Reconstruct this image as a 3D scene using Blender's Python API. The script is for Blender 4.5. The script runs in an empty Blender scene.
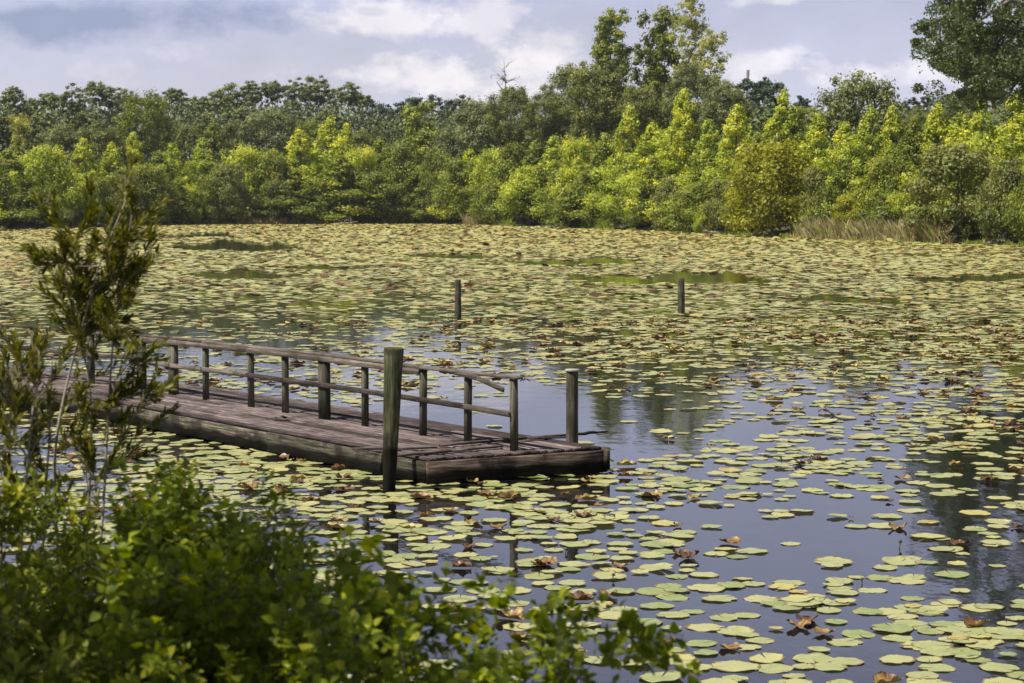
import bpy, bmesh, math, random
import numpy as np
from mathutils import Vector, Matrix

random.seed(7)
rng = np.random.default_rng(11)
scene = bpy.context.scene
col = scene.collection
rad = math.radians

# ------------------------------------------------------------------ camera maths
FPX = 1990.0
CAMH = 3.65
HOR = 202.0
PITCH = math.atan((341.5 - HOR) / FPX)
cp, sp = math.cos(PITCH), math.sin(PITCH)

def ray(px, py):
    u = px - 512.0; v = -(py - 341.5)
    return (u, FPX * cp + v * sp, -FPX * sp + v * cp)

def at_h(px, py, h):
    """point on the horizontal plane z=h"""
    d = ray(px, py); t = (h - CAMH) / d[2]
    return Vector((d[0] * t, d[1] * t, h))

def at_y(px, py, Y):
    d = ray(px, py); t = Y / d[1]
    return Vector((d[0] * t, Y, CAMH + d[2] * t))

# ------------------------------------------------------------------ helpers
def link(o, parent=None):
    col.objects.link(o)
    if parent is not None: o.parent = parent
    return o

def tag(o, label, cat, group=None, kind=None):
    o['label'] = label
    if cat: o['category'] = cat
    if group: o['group'] = group
    if kind: o['kind'] = kind
    return o

def empty(name, loc, rz=0.0):
    o = bpy.data.objects.new(name, None)
    o.empty_display_size = 0.3
    o.location = loc; o.rotation_euler = (0, 0, rz)
    return link(o)

def np_mesh(name, V, F, mat=None, tint=None, smooth=False, leafpos=None):
    """V (n,3) ; F list of (m,k) int arrays"""
    me = bpy.data.meshes.new(name)
    V = np.asarray(V, dtype=np.float32)
    if not isinstance(F, list): F = [F]
    F = [np.asarray(f, dtype=np.int32) for f in F if len(f)]
    me.vertices.add(len(V)); me.vertices.foreach_set('co', V.ravel())
    nl = sum(f.size for f in F); npoly = sum(len(f) for f in F)
    me.loops.add(nl); me.polygons.add(npoly)
    me.loops.foreach_set('vertex_index', np.concatenate([f.ravel() for f in F]))
    tot = np.concatenate([np.full(len(f), f.shape[1], np.int32) for f in F])
    start = np.concatenate([[0], np.cumsum(tot)[:-1]]).astype(np.int32)
    me.polygons.foreach_set('loop_start', start)
    if smooth: me.polygons.foreach_set('use_smooth', np.ones(npoly, dtype=bool))
    me.update(calc_edges=True)
    if tint is not None:
        a = me.attributes.new('tint', 'FLOAT', 'FACE')
        a.data.foreach_set('value', np.asarray(tint, dtype=np.float32))
    if leafpos is not None:
        a = me.attributes.new('leafpos', 'FLOAT_VECTOR', 'POINT')
        a.data.foreach_set('vector', np.asarray(leafpos, dtype=np.float32).ravel())
    if mat: me.materials.append(mat)
    me.validate()
    return me

def mobj(name, me, parent=None):
    return link(bpy.data.objects.new(name, me), parent)

class MB:
    """collects solid pieces into one mesh"""
    def __init__(s): s.V = []; s.F = {}; s.n = 0; s.T = {}
    def add(s, V, faces, tint=0.5):
        b = s.n
        s.V.append(np.asarray(V, dtype=np.float32)); s.n += len(V)
        for f in faces:
            k = len(f); s.F.setdefault(k, []).append([b + i for i in f]); s.T.setdefault(k, []).append(tint)
    def beam(s, a, b, w, h, up=(0, 0, 1), tint=None, segs=1, jit=0.0, taper=1.0):
        """board from a to b; w across, h along up"""
        a = np.array(a, float); b = np.array(b, float); up = np.array(up, float)
        d = b - a; L = np.linalg.norm(d); d /= L
        side = np.cross(d, up); side /= np.linalg.norm(side); up = np.cross(side, d)
        if tint is None: tint = random.random()
        V = []; c = min(w, h) * 0.12
        prof = [(-w/2 + c, -h/2), (w/2 - c, -h/2), (w/2, -h/2 + c), (w/2, h/2 - c), (w/2 - c, h/2), (-w/2 + c, h/2), (-w/2, h/2 - c), (-w/2, -h/2 + c)]
        for i in range(segs + 1):
            t = i / segs; p = a + d * L * t; k = 1 + (taper - 1) * t
            jx, jy = (random.uniform(-jit, jit), random.uniform(-jit, jit)) if 0 < i < segs or segs == 1 else (0, 0)
            for (u, v) in prof: V.append(p + side * (u * k + jx) + up * (v * k + jy))
        F = [[7, 6, 5, 4, 3, 2, 1, 0], [segs * 8 + j for j in range(8)]]
        for i in range(segs):
            for j in range(8):
                j2 = (j + 1) % 8
                F.append([i*8 + j, i*8 + j2, (i+1)*8 + j2, (i+1)*8 + j])
        s.add(V, F, tint)
    def tube(s, pts, radii, n=8, tint=0.5, rough=0.0, cap=True):
        pts = [np.array(p, float) for p in pts]
        V = []; m = len(pts)
        for i, p in enumerate(pts):
            d = pts[min(i+1, m-1)] - pts[max(i-1, 0)]; d /= (np.linalg.norm(d) + 1e-9)
            ref = np.array([1.0, 0, 0]) if abs(d[0]) < .8 else np.array([0, 1.0, 0])
            u = np.cross(d, ref); u /= np.linalg.norm(u); v = np.cross(d, u)
            for j in range(n):
                a = 2 * math.pi * j / n; r = radii[i] * (1 + (math.sin(j * 2.7) * .5 + math.sin(j * 5.1 + i * .4) * .5) * rough)
                V.append(p + u * math.cos(a) * r + v * math.sin(a) * r)
        F = []
        for i in range(m - 1):
            for j in range(n):
                j2 = (j + 1) % n
                F.append([i*n + j, i*n + j2, (i+1)*n + j2, (i+1)*n + j])
        if cap:
            F.append([n - 1 - j for j in range(n)]); F.append([(m-1)*n + j for j in range(n)])
        s.add(V, F, tint)
    def build(s, name, mat, parent=None, smooth=False):
        keys = list(s.F.keys())
        me = np_mesh(name, np.concatenate(s.V), [np.array(s.F[k]) for k in keys], mat,
                     np.concatenate([np.array(s.T[k]) for k in keys]), smooth)
        return mobj(name, me, parent)

# ------------------------------------------------------------------ materials
def new_mat(name):
    m = bpy.data.materials.new(name); m.use_nodes = True
    nt = m.node_tree; nt.nodes.clear()
    return m, nt, nt.nodes, nt.links

def ramp(nodes, stops):
    r = nodes.new('ShaderNodeValToRGB'); e = r.color_ramp.elements
    while len(e) > 1: e.remove(e[-1])
    e[0].position = stops[0][0]; e[0].color = (*stops[0][1], 1)
    for p, c in stops[1:]:
        x = e.new(p); x.color = (*c, 1)
    return r

def leaf_mat(name, stops, transl=0.35, objvar=0.25, rough=0.5, spec=0.25):
    m, nt, N, L = new_mat(name)
    at = N.new('ShaderNodeAttribute'); at.attribute_name = 'tint'
    oi = N.new('ShaderNodeObjectInfo')
    ma = N.new('ShaderNodeMath'); ma.operation = 'MULTIPLY_ADD'; ma.inputs[1].default_value = objvar; ma.inputs[2].default_value = -objvar / 2
    L.new(oi.outputs['Random'], ma.inputs[0])
    ad = N.new('ShaderNodeMath'); ad.operation = 'ADD'; ad.use_clamp = True
    L.new(at.outputs['Fac'], ad.inputs[0]); L.new(ma.outputs[0], ad.inputs[1])
    r = ramp(N, stops); L.new(ad.outputs[0], r.inputs[0])
    p = N.new('ShaderNodeBsdfPrincipled'); p.inputs['Roughness'].default_value = rough
    p.inputs['Specular IOR Level'].default_value = spec
    L.new(r.outputs[0], p.inputs['Base Color'])
    t = N.new('ShaderNodeBsdfTranslucent')
    hs = N.new('ShaderNodeHueSaturation'); hs.inputs['Saturation'].default_value = 1.15; hs.inputs['Value'].default_value = 1.3
    L.new(r.outputs[0], hs.inputs['Color']); L.new(hs.outputs[0], t.inputs[0])
    mx = N.new('ShaderNodeMixShader'); mx.inputs[0].default_value = transl
    L.new(p.outputs[0], mx.inputs[1]); L.new(t.outputs[0], mx.inputs[2])
    o = N.new('ShaderNodeOutputMaterial'); L.new(mx.outputs[0], o.inputs[0])
    return m

def bark_mat(name, c1, c2, scale=6):
    m, nt, N, L = new_mat(name)
    tc = N.new('ShaderNodeTexCoord'); mp = N.new('ShaderNodeMapping'); mp.inputs['Scale'].default_value = (1, 1, .15)
    L.new(tc.outputs['Object'], mp.inputs[0])
    n = N.new('ShaderNodeTexNoise'); n.inputs['Scale'].default_value = scale; n.inputs['Detail'].default_value = 6
    L.new(mp.outputs[0], n.inputs[0])
    r = ramp(N, [(.35, c1), (.65, c2)]); L.new(n.outputs[0], r.inputs[0])
    p = N.new('ShaderNodeBsdfPrincipled'); p.inputs['Roughness'].default_value = .9
    L.new(r.outputs[0], p.inputs['Base Color'])
    b = N.new('ShaderNodeBump'); b.inputs['Strength'].default_value = .5; b.inputs['Distance'].default_value = .02
    L.new(n.outputs[0], b.inputs['Height']); L.new(b.outputs[0], p.inputs['Normal'])
    o = N.new('ShaderNodeOutputMaterial'); L.new(p.outputs[0], o.inputs[0])
    return m

def wood_mat(name, direc, cols, moss=0.0, damp=0.0, wet=None):
    """weathered wood whose grain runs along the unit vector direc"""
    m, nt, N, L = new_mat(name)
    tc = N.new('ShaderNodeTexCoord')
    d = Vector(direc).normalized()
    q = d.to_track_quat('X', 'Z').to_euler()
    mp0 = N.new('ShaderNodeMapping'); mp0.vector_type = 'TEXTURE'; mp0.inputs['Rotation'].default_value = q
    L.new(tc.outputs['Object'], mp0.inputs[0])
    mp = N.new('ShaderNodeMapping'); mp.inputs['Scale'].default_value = (1.0, 16, 16)
    L.new(mp0.outputs[0], mp.inputs[0])
    at = N.new('ShaderNodeAttribute'); at.attribute_name = 'tint'
    off = N.new('ShaderNodeVectorMath'); off.operation = 'ADD'
    mt = N.new('ShaderNodeMath'); mt.operation = 'MULTIPLY'; mt.inputs[1].default_value = 37.0
    L.new(at.outputs['Fac'], mt.inputs[0])
    cx = N.new('ShaderNodeCombineXYZ'); L.new(mt.outputs[0], cx.inputs[0])
    L.new(mp.outputs[0], off.inputs[0]); L.new(cx.outputs[0], off.inputs[1])
    n = N.new('ShaderNodeTexNoise'); n.inputs['Scale'].default_value = 2.2; n.inputs['Detail'].default_value = 9; n.inputs['Roughness'].default_value = .68
    L.new(off.outputs[0], n.inputs[0])
    r = ramp(N, cols); L.new(n.outputs[0], r.inputs[0])
    # per board brightness
    hs = N.new('ShaderNodeHueSaturation'); L.new(r.outputs[0], hs.inputs['Color'])
    mv = N.new('ShaderNodeMapRange'); mv.inputs['To Min'].default_value = .4; mv.inputs['To Max'].default_value = 1.55
    L.new(at.outputs['Fac'], mv.inputs[0]); L.new(mv.outputs[0], hs.inputs['Value'])
    last = hs.outputs[0]
    # big stains
    n2 = N.new('ShaderNodeTexNoise'); n2.inputs['Scale'].default_value = 1.7; n2.inputs['Detail'].default_value = 5
    L.new(tc.outputs['Object'], n2.inputs[0])
    if moss > 0:
        rr = N.new('ShaderNodeMapRange'); rr.inputs['From Min'].default_value = .42; rr.inputs['From Max'].default_value = .66; rr.inputs['To Max'].default_value = moss
        L.new(n2.outputs[0], rr.inputs[0])
        mi = N.new('ShaderNodeMix'); mi.data_type = 'RGBA'; mi.inputs['B'].default_value = (.035, .055, .02, 1)
        L.new(rr.outputs[0], mi.inputs['Factor']); L.new(last, mi.inputs['A']); last = mi.outputs['Result']
    if damp > 0:
        n3 = N.new('ShaderNodeTexNoise'); n3.inputs['Scale'].default_value = 3.1; n3.inputs['Detail'].default_value = 6
        mp3 = N.new('ShaderNodeMapping'); mp3.inputs['Location'].default_value = (5, 3, 1); L.new(tc.outputs['Object'], mp3.inputs[0]); L.new(mp3.outputs[0], n3.inputs[0])
        rr = N.new('ShaderNodeMapRange'); rr.inputs['From Min'].default_value = .5; rr.inputs['From Max'].default_value = .62; rr.inputs['To Max'].default_value = damp
        L.new(n3.outputs[0], rr.inputs[0])
        mi = N.new('ShaderNodeMix'); mi.data_type = 'RGBA'; mi.inputs['B'].default_value = (.02, .014, .012, 1)
        L.new(rr.outputs[0], mi.inputs['Factor']); L.new(last, mi.inputs['A']); last = mi.outputs['Result']
    if wet is not None:
        sz = N.new('ShaderNodeSeparateXYZ'); L.new(tc.outputs['Object'], sz.inputs[0])
        wz = N.new('ShaderNodeMath'); wz.operation = 'MULTIPLY_ADD'; wz.inputs[1].default_value = .22; L.new(n2.outputs[0], wz.inputs[0]); L.new(sz.outputs[2], wz.inputs[2])
        rr = N.new('ShaderNodeMapRange'); rr.inputs['From Min'].default_value = wet + .13; rr.inputs['From Max'].default_value = wet + .07; rr.inputs['To Max'].default_value = .93
        L.new(wz.outputs[0], rr.inputs[0])
        mi = N.new('ShaderNodeMix'); mi.data_type = 'RGBA'; mi.inputs['B'].default_value = (.005, .0045, .003, 1)
        L.new(rr.outputs[0], mi.inputs['Factor']); L.new(last, mi.inputs['A']); last = mi.outputs['Result']
    p = N.new('ShaderNodeBsdfPrincipled'); p.inputs['Roughness'].default_value = .85; p.inputs['Specular IOR Level'].default_value = .12
    L.new(last, p.inputs['Base Color'])
    b = N.new('ShaderNodeBump'); b.inputs['Strength'].default_value = .8; b.inputs['Distance'].default_value = .012
    L.new(n.outputs[0], b.inputs['Height']); L.new(b.outputs[0], p.inputs['Normal'])
    o = N.new('ShaderNodeOutputMaterial'); L.new(p.outputs[0], o.inputs[0])
    return m

BARK_GREY = bark_mat('bark_grey', (.05, .045, .04), (.16, .14, .12))
BARK_PINE = bark_mat('bark_pine', (.05, .035, .028), (.17, .12, .09))
BARK_PALE = bark_mat('bark_pale', (.16, .13, .10), (.34, .29, .23))

LEAF = {
 'bright': leaf_mat('leaf_bright', [(0, (0.155, 0.190, 0.031)), (.45, (0.372, 0.432, 0.056)), (1, (0.700, 0.669, 0.102))], .42),
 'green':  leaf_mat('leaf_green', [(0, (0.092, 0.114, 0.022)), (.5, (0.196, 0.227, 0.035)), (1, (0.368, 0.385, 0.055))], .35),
 'olive':  leaf_mat('leaf_olive', [(0, (0.086, 0.095, 0.028)), (.5, (0.171, 0.187, 0.046)), (1, (0.307, 0.310, 0.078))], .3),
 'grey':   leaf_mat('leaf_grey_green', [(0, (0.088, 0.101, 0.038)), (.5, (0.176, 0.197, 0.069)), (1, (0.313, 0.326, 0.115))], .3),
 'gold':   leaf_mat('leaf_gold', [(0, (0.115, 0.127, 0.013)), (.5, (0.283, 0.281, 0.021)), (1, (0.491, 0.464, 0.038))], .4),
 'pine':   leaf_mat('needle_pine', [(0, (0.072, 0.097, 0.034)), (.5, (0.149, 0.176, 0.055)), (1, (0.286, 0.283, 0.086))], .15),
 'far':    leaf_mat('needle_far_pine', [(0, (0.032, 0.053, 0.027)), (.5, (0.058, 0.086, 0.042)), (1, (0.102, 0.131, 0.060))], .12),
 'dark':   leaf_mat('leaf_dark_oak', [(0, (0.039, 0.059, 0.022)), (.5, (0.082, 0.113, 0.038)), (1, (0.172, 0.196, 0.064))], .3),
 'yellow': leaf_mat('leaf_yellow_green', [(0, (0.158, 0.189, 0.040)), (.5, (0.335, 0.345, 0.079)), (1, (0.590, 0.553, 0.158))], .4),
 'myrtle': leaf_mat('leaf_myrtle', [(0, (0.057, 0.063, 0.010)), (.5, (0.124, 0.125, 0.016)), (.9, (0.225, 0.202, 0.023)), (1, (0.376, 0.202, 0.023))], .3, .12, .45, .2),
 'vine':   leaf_mat('leaf_vine', [(0, (0.095, 0.123, 0.011)), (.55, (0.231, 0.284, 0.018)), (.95, (0.432, 0.437, 0.025)), (1, (0.283, 0.289, 0.030))], .42, .12, .5, .2),
 'bay':    leaf_mat('leaf_bay', [(0, (0.111, 0.133, 0.013)), (.6, (0.261, 0.291, 0.022)), (.96, (0.525, 0.499, 0.034)), (1, (0.390, 0.390, 0.036))], .35, .12, .5, .2),
}
# ------------------------------------------------------------------ shore shape
NEAR = [(-180, -9), (-90, -9), (-78, 2), (-60, 9), (-35, 11.5), (-15, 12.3), (0, 12.3), (15, 12.8), (40, 12), (62, 9), (80, 2), (90, -9), (180, -9)]
def px_az(px): return math.degrees(math.atan((px - 512) / FPX))
def shore_Y(py): return CAMH * FPX / (py - HOR)
FARPX = [(0, 230), (60, 229), (130, 226.5), (200, 225.2), (350, 224.6), (420, 224.2), (520, 226.5), (620, 230.5), (720, 235), (780, 238.3), (900, 242.5), (1024, 246.7)]
FAR = [(-180, 1), (-80, 6), (-60, 16), (-45, 26), (-30, 37), (-22.5, 48), (-20, 85), (-17.5, 225)]
FAR += [(px_az(a), shore_Y(b) / math.cos(rad(px_az(a)))) for a, b in FARPX]
FAR += [(17, 150), (22, 112), (30, 78), (45, 48), (60, 26), (80, 6), (180, 1)]
def r_near(az): return np.interp(az, [a for a, _ in NEAR], [b for _, b in NEAR])
def r_far(az): return np.interp(az, [a for a, _ in FAR], [b for _, b in FAR])
def wobble(x, y, s, ph=0.0):
    return (np.sin(x * s + 1.3 + ph) * np.cos(y * s * .9 + 2.1 * ph) + .6 * np.sin(x * s * 2.3 + y * s * 1.7 + ph * 3) + .4 * np.cos(x * s * 4.1 - y * s * 3.7 + ph)) / 2.0
def ground_z(x, y):
    x = np.asarray(x, float); y = np.asarray(y, float)
    r = np.hypot(x, y); az = np.degrees(np.arctan2(x, y))
    rn = r_near(az); rf = r_far(az)
    dn = rn - r            # >0 on the near bank
    df = r - rf            # >0 beyond far shore
    inside = (dn < 0) & (df < 0)
    zn = 2.0 * (1 - np.exp(-np.clip(dn, 0, None) / 6.0)) * 1.12
    zf = 2.6 * (1 - np.exp(-np.clip(df, 0, None) / 30.0))
    depth = -np.clip(np.minimum(-dn, -df) * .16, 0, 1.4)
    z = np.where(inside, depth, np.maximum(zn * (dn > 0), zf * (df > 0)))
    z = z + np.where(inside, 0, .06 * wobble(x, y, .5) * np.clip(np.maximum(dn, df), 0, 1)) + np.where(r > 400, (r - 400) * .0006, 0)
    return z

# terrain: one sheet to the horizon
def build_ground():
    radii = np.concatenate([[0.01], np.geomspace(.7, 20, 60), np.linspace(20.8, 120, 70), np.linspace(122, 360, 110), np.geomspace(370, 3500, 34)])
    a = np.sort(np.unique(np.concatenate([np.linspace(-180, 179, 180), np.linspace(-32, 32, 200)])))
    A, R = np.meshgrid(np.radians(a), radii)
    X = R * np.sin(A); Y = R * np.cos(A); Z = ground_z(X, Y)
    nr, na = X.shape
    V = np.stack([X, Y, Z], -1).reshape(-1, 3)
    i, j = np.meshgrid(np.arange(nr - 1), np.arange(na), indexing='ij'); j2 = (j + 1) % na
    F = np.stack([i*na + j, i*na + j2, (i+1)*na + j2, (i+1)*na + j], -1).reshape(-1, 4)[:, ::-1]
    m, nt, N, L = new_mat('ground_soil_grass')
    tc = N.new('ShaderNodeTexCoord')
    n = N.new('ShaderNodeTexNoise'); n.inputs['Scale'].default_value = .35; n.inputs['Detail'].default_value = 8; n.inputs['Roughness'].default_value = .65
    L.new(tc.outputs['Object'], n.inputs[0])
    r = ramp(N, [(.3, (.028, .022, .013)), (.48, (.055, .05, .022)), (.6, (.05, .07, .02)), (.75, (.11, .10, .05))]); L.new(n.outputs[0], r.inputs[0])
    p = N.new('ShaderNodeBsdfPrincipled'); p.inputs['Roughness'].default_value = .95; L.new(r.outputs[0], p.inputs['Base Color'])
    n2 = N.new('ShaderNodeTexNoise'); n2.inputs['Scale'].default_value = 6; n2.inputs['Detail'].default_value = 8; L.new(tc.outputs['Object'], n2.inputs[0])
    b = N.new('ShaderNodeBump'); b.inputs['Distance'].default_value = .06; L.new(n2.outputs[0], b.inputs['Height']); L.new(b.outputs[0], p.inputs['Normal'])
    o = N.new('ShaderNodeOutputMaterial'); L.new(p.outputs[0], o.inputs[0])
    g = mobj('ground', np_mesh('ground', V, F, m, smooth=True)); g['kind'] = 'structure'; g['label'] = 'earth and grass banks round the pond'
build_ground()

def build_water():
    n = 128
    V = [(-420, -3, 0), (420, -3, 0), (420, 420, 0), (-420, 420, 0)]
    m, nt, N, L = new_mat('pond_water')
    tc = N.new('ShaderNodeTexCoord')
    mp = N.new('ShaderNodeMapping'); mp.inputs['Scale'].default_value = (1.0, .55, 1); L.new(tc.outputs['Object'], mp.inputs[0])
    n1 = N.new('ShaderNodeTexNoise'); n1.inputs['Scale'].default_value = 3.2; n1.inputs['Detail'].default_value = 3; L.new(mp.outputs[0], n1.inputs[0])
    n2 = N.new('ShaderNodeTexNoise'); n2.inputs['Scale'].default_value = .5; n2.inputs['Detail'].default_value = 3; L.new(mp.outputs[0], n2.inputs[0])
    ad = N.new('ShaderNodeMath'); ad.operation = 'MULTIPLY_ADD'; ad.inputs[1].default_value = 1.6
    L.new(n2.outputs[0], ad.inputs[0]); L.new(n1.outputs[0], ad.inputs[2])
    b = N.new('ShaderNodeBump'); b.inputs['Strength'].default_value = .28; b.inputs['Distance'].default_value = .012; L.new(ad.outputs[0], b.inputs['Height'])
    p = N.new('ShaderNodeBsdfPrincipled'); p.inputs['Base Color'].default_value = (.006, .006, .006, 1)
    p.inputs['Roughness'].default_value = .04; p.inputs['IOR'].default_value = 1.34
    L.new(b.outputs[0], p.inputs['Normal'])
    o = N.new('ShaderNodeOutputMaterial'); L.new(p.outputs[0], o.inputs[0])
    w = mobj('water', np_mesh('water', V, np.array([[0, 1, 2, 3]]), m)); w['kind'] = 'structure'; w['label'] = 'still dark pond water reflecting the cloudy sky'
build_water()

# ------------------------------------------------------------------ DOCK
DK = .35
n_c = at_h(428, 458, DK); f_c = at_h(600.5, 446.6, DK); mid_c = at_h(513, 450.5, DK)
vp = ray(-985, HOR); d1 = Vector((vp[0], vp[1], 0)).normalized()
d2 = Vector((-.735, .678, 0)).normalized()
S1 = 10.9; S2 = 15.5
def poly_pt(start, s):
    return start + d1 * s if s <= S1 else start + d1 * S1 + d2 * (s - S1)
widthv = (f_c - n_c); W = widthv.length; wdir = widthv.normalized()
dock = empty('dock', (n_c + f_c) / 2 * 1.0)
dock.location.z = 0
tag(dock, 'weathered wooden dock with a single railing reaching out over the lily pads', 'dock')
def rel(v): return Vector(v) - dock.location
DECKC = [(.30, (.025, .018, .017)), (.44, (.075, .056, .053)), (.57, (.145, .113, .105)), (.72, (.34, .29, .26))]
M_DECK1 = wood_mat('deck_wood', d1, DECKC, 0, .4)
M_DECK2 = wood_mat('deck_wood_far', d2, DECKC, 0, .4)
SKC = [(.36, (.018, .015, .012)), (.5, (.085, .072, .056)), (.66, (.20, .175, .14))]
M_SK1 = wood_mat('skirt_wood', d1, SKC, .28, .8, .19)
M_SKE = wood_mat('skirt_wood_end', wdir, [(.36, (.022, .014, .011)), (.5, (.11, .078, .062)), (.66, (.26, .20, .155))], .3, .85, .17)
M_POST = wood_mat('post_wood', (0, 0, 1), [(.30, (.03, .026, .018)), (.5, (.085, .076, .055)), (.72, (.20, .18, .135))], .45, .4)
M_RAIL = wood_mat('rail_wood', d1, [(.28, (.045, .036, .03)), (.5, (.13, .105, .088)), (.72, (.27, .23, .19))], .25, .4)
M_RAIL2 = wood_mat('rail_wood_far', d2, [(.28, (.045, .036, .03)), (.5, (.13, .105, .088)), (.72, (.27, .23, .19))], .25, .4)
M_GREEN = wood_mat('pile_wood_mossy', (0, 0, 1), [(.34, (.02, .021, .011)), (.5, (.075, .076, .040)), (.68, (.20, .18, .12))], .35, .8, .56)

NB = 19
RUST = bark_mat('rusty_iron', (.04, .018, .01), (.14, .06, .03), 30)
def dock_deck():
    a1 = MB(); a2 = MB()
    for k in range(NB):
        f0 = (k + .5) / NB; bw = W / NB - .02
        st = n_c.lerp(f_c, f0)
        bounds = [random.uniform(-.05, .02)] ; s = 0
        s = random.uniform(1.2, 3.6)
        while s < S1 - .5: bounds.append(s); s += random.uniform(2.6, 3.7)
        bounds.append(S1)
        for i in range(len(bounds) - 1):
            za = random.uniform(-.006, .006); zb = za + random.uniform(-.004, .004)
            A = st + d1 * (bounds[i] + .006); B = st + d1 * (bounds[i+1] - .004)
            A.z = DK - .02 + za; B.z = DK - .02 + zb
            a1.beam(rel(A), rel(B), bw * abs(wdir.cross(d1).z) , .04, tint=random.random(), segs=3, jit=.003)
        s = 0.0
        st2 = st + d1 * (S1 + .03 * k / NB)
        while s < S2:
            e = min(S2, s + random.uniform(2.6, 3.7))
            A = st2 + d2 * (s + .006); B = st2 + d2 * (e - .004)
            A.z = DK - .024 + random.uniform(-.005, .005); B.z = A.z
            a2.beam(rel(A), rel(B), bw * abs(wdir.cross(d2).z), .04, tint=random.random(), segs=2, jit=.003)
            s = e
    o1 = a1.build('deck', M_DECK1, dock); o2 = a2.build('deck', M_DECK2, dock)
    o1['label'] = 'outer stretch of grey brown deck planks'; o2['label'] = 'deck planks of the stretch nearer the shore'
dock_deck()

def skirts():
    H_ = .285; zc = DK - .045 - H_ / 2
    nrm = Vector((-d1.y, d1.x, 0))   # points left/near side
    side_near = Vector((-wdir.x, -wdir.y, 0))
    def run(start, outward, name, mat1, mat2):
        s = 0.0
        for (ss, ee, dd, base, mat) in ((0, S1, d1, start, mat1), (0, S2, d2, start + d1 * S1, mat2)):
            mb = MB(); s = ss
            while s < ee - .01:
                e = min(ee, s + random.uniform(3.0, 4.2))
                if ee - e < 1: e = ee
                A = base + dd * (s + .004) + outward * random.uniform(.018, .028); B = base + dd * (e - .004) + outward * random.uniform(.018, .028)
                A.z = zc + random.uniform(-.008, .008); B.z = zc + random.uniform(-.012, .008)
                mb.beam(rel(A), rel(B), .045, H_, segs=4, jit=.002, tint=random.random())
                s = e
            mb.build(name, mat, dock)
    run(n_c, side_near, 'side_board', M_SK1, M_SK1)
    run(f_c, -side_near, 'side_board', M_SK1, M_SK1)
    mb = MB()
    A = n_c - d1 * .055 - wdir * .05; B = f_c - d1 * .055 + wdir * .055; A.z = B.z = zc - .004
    mb.beam(rel(A), rel(B), .05, H_ + .012, segs=6, jit=.003, tint=.6)
    mb.build('end_board', M_SKE, dock)
    # chipped splinter cap over the end corner
    mb = MB()
    A = f_c - d1 * .06 + wdir * .03; A.z = DK - .30; B = A.copy(); B.z = DK - .005
    mb.beam(rel(A), rel(B), .07, .14, up=tuple(d1), tint=.15, segs=2, jit=.006)
    mb.build('corner_block', M_SKE, dock)
    # joists and support piles underneath
    mb = MB()
    for s in np.arange(.5, S1 + S2 - .2, 1.2):
        a = poly_pt(n_c, s) ; b = poly_pt(f_c, s); a.z = b.z = DK - .14
        mb.beam(rel(a + wdir * .03), rel(b - wdir * .03), .05, .18, tint=.2)
    mb.build('joist', M_SKE, dock)
    for s in (1.0, 4.0, 7.0, 10.5, 14, 17.5, 21, 24.5):
        for c in (n_c + wdir * .3, f_c - wdir * .3):
            p = poly_pt(c, s); mb = MB()
            mb.tube([rel((p.x, p.y, -1.5)), rel((p.x, p.y, DK - .24))], [.1, .09], 10, rough=.05)
            mb.build('pile', M_POST, dock, True)
skirts()

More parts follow.
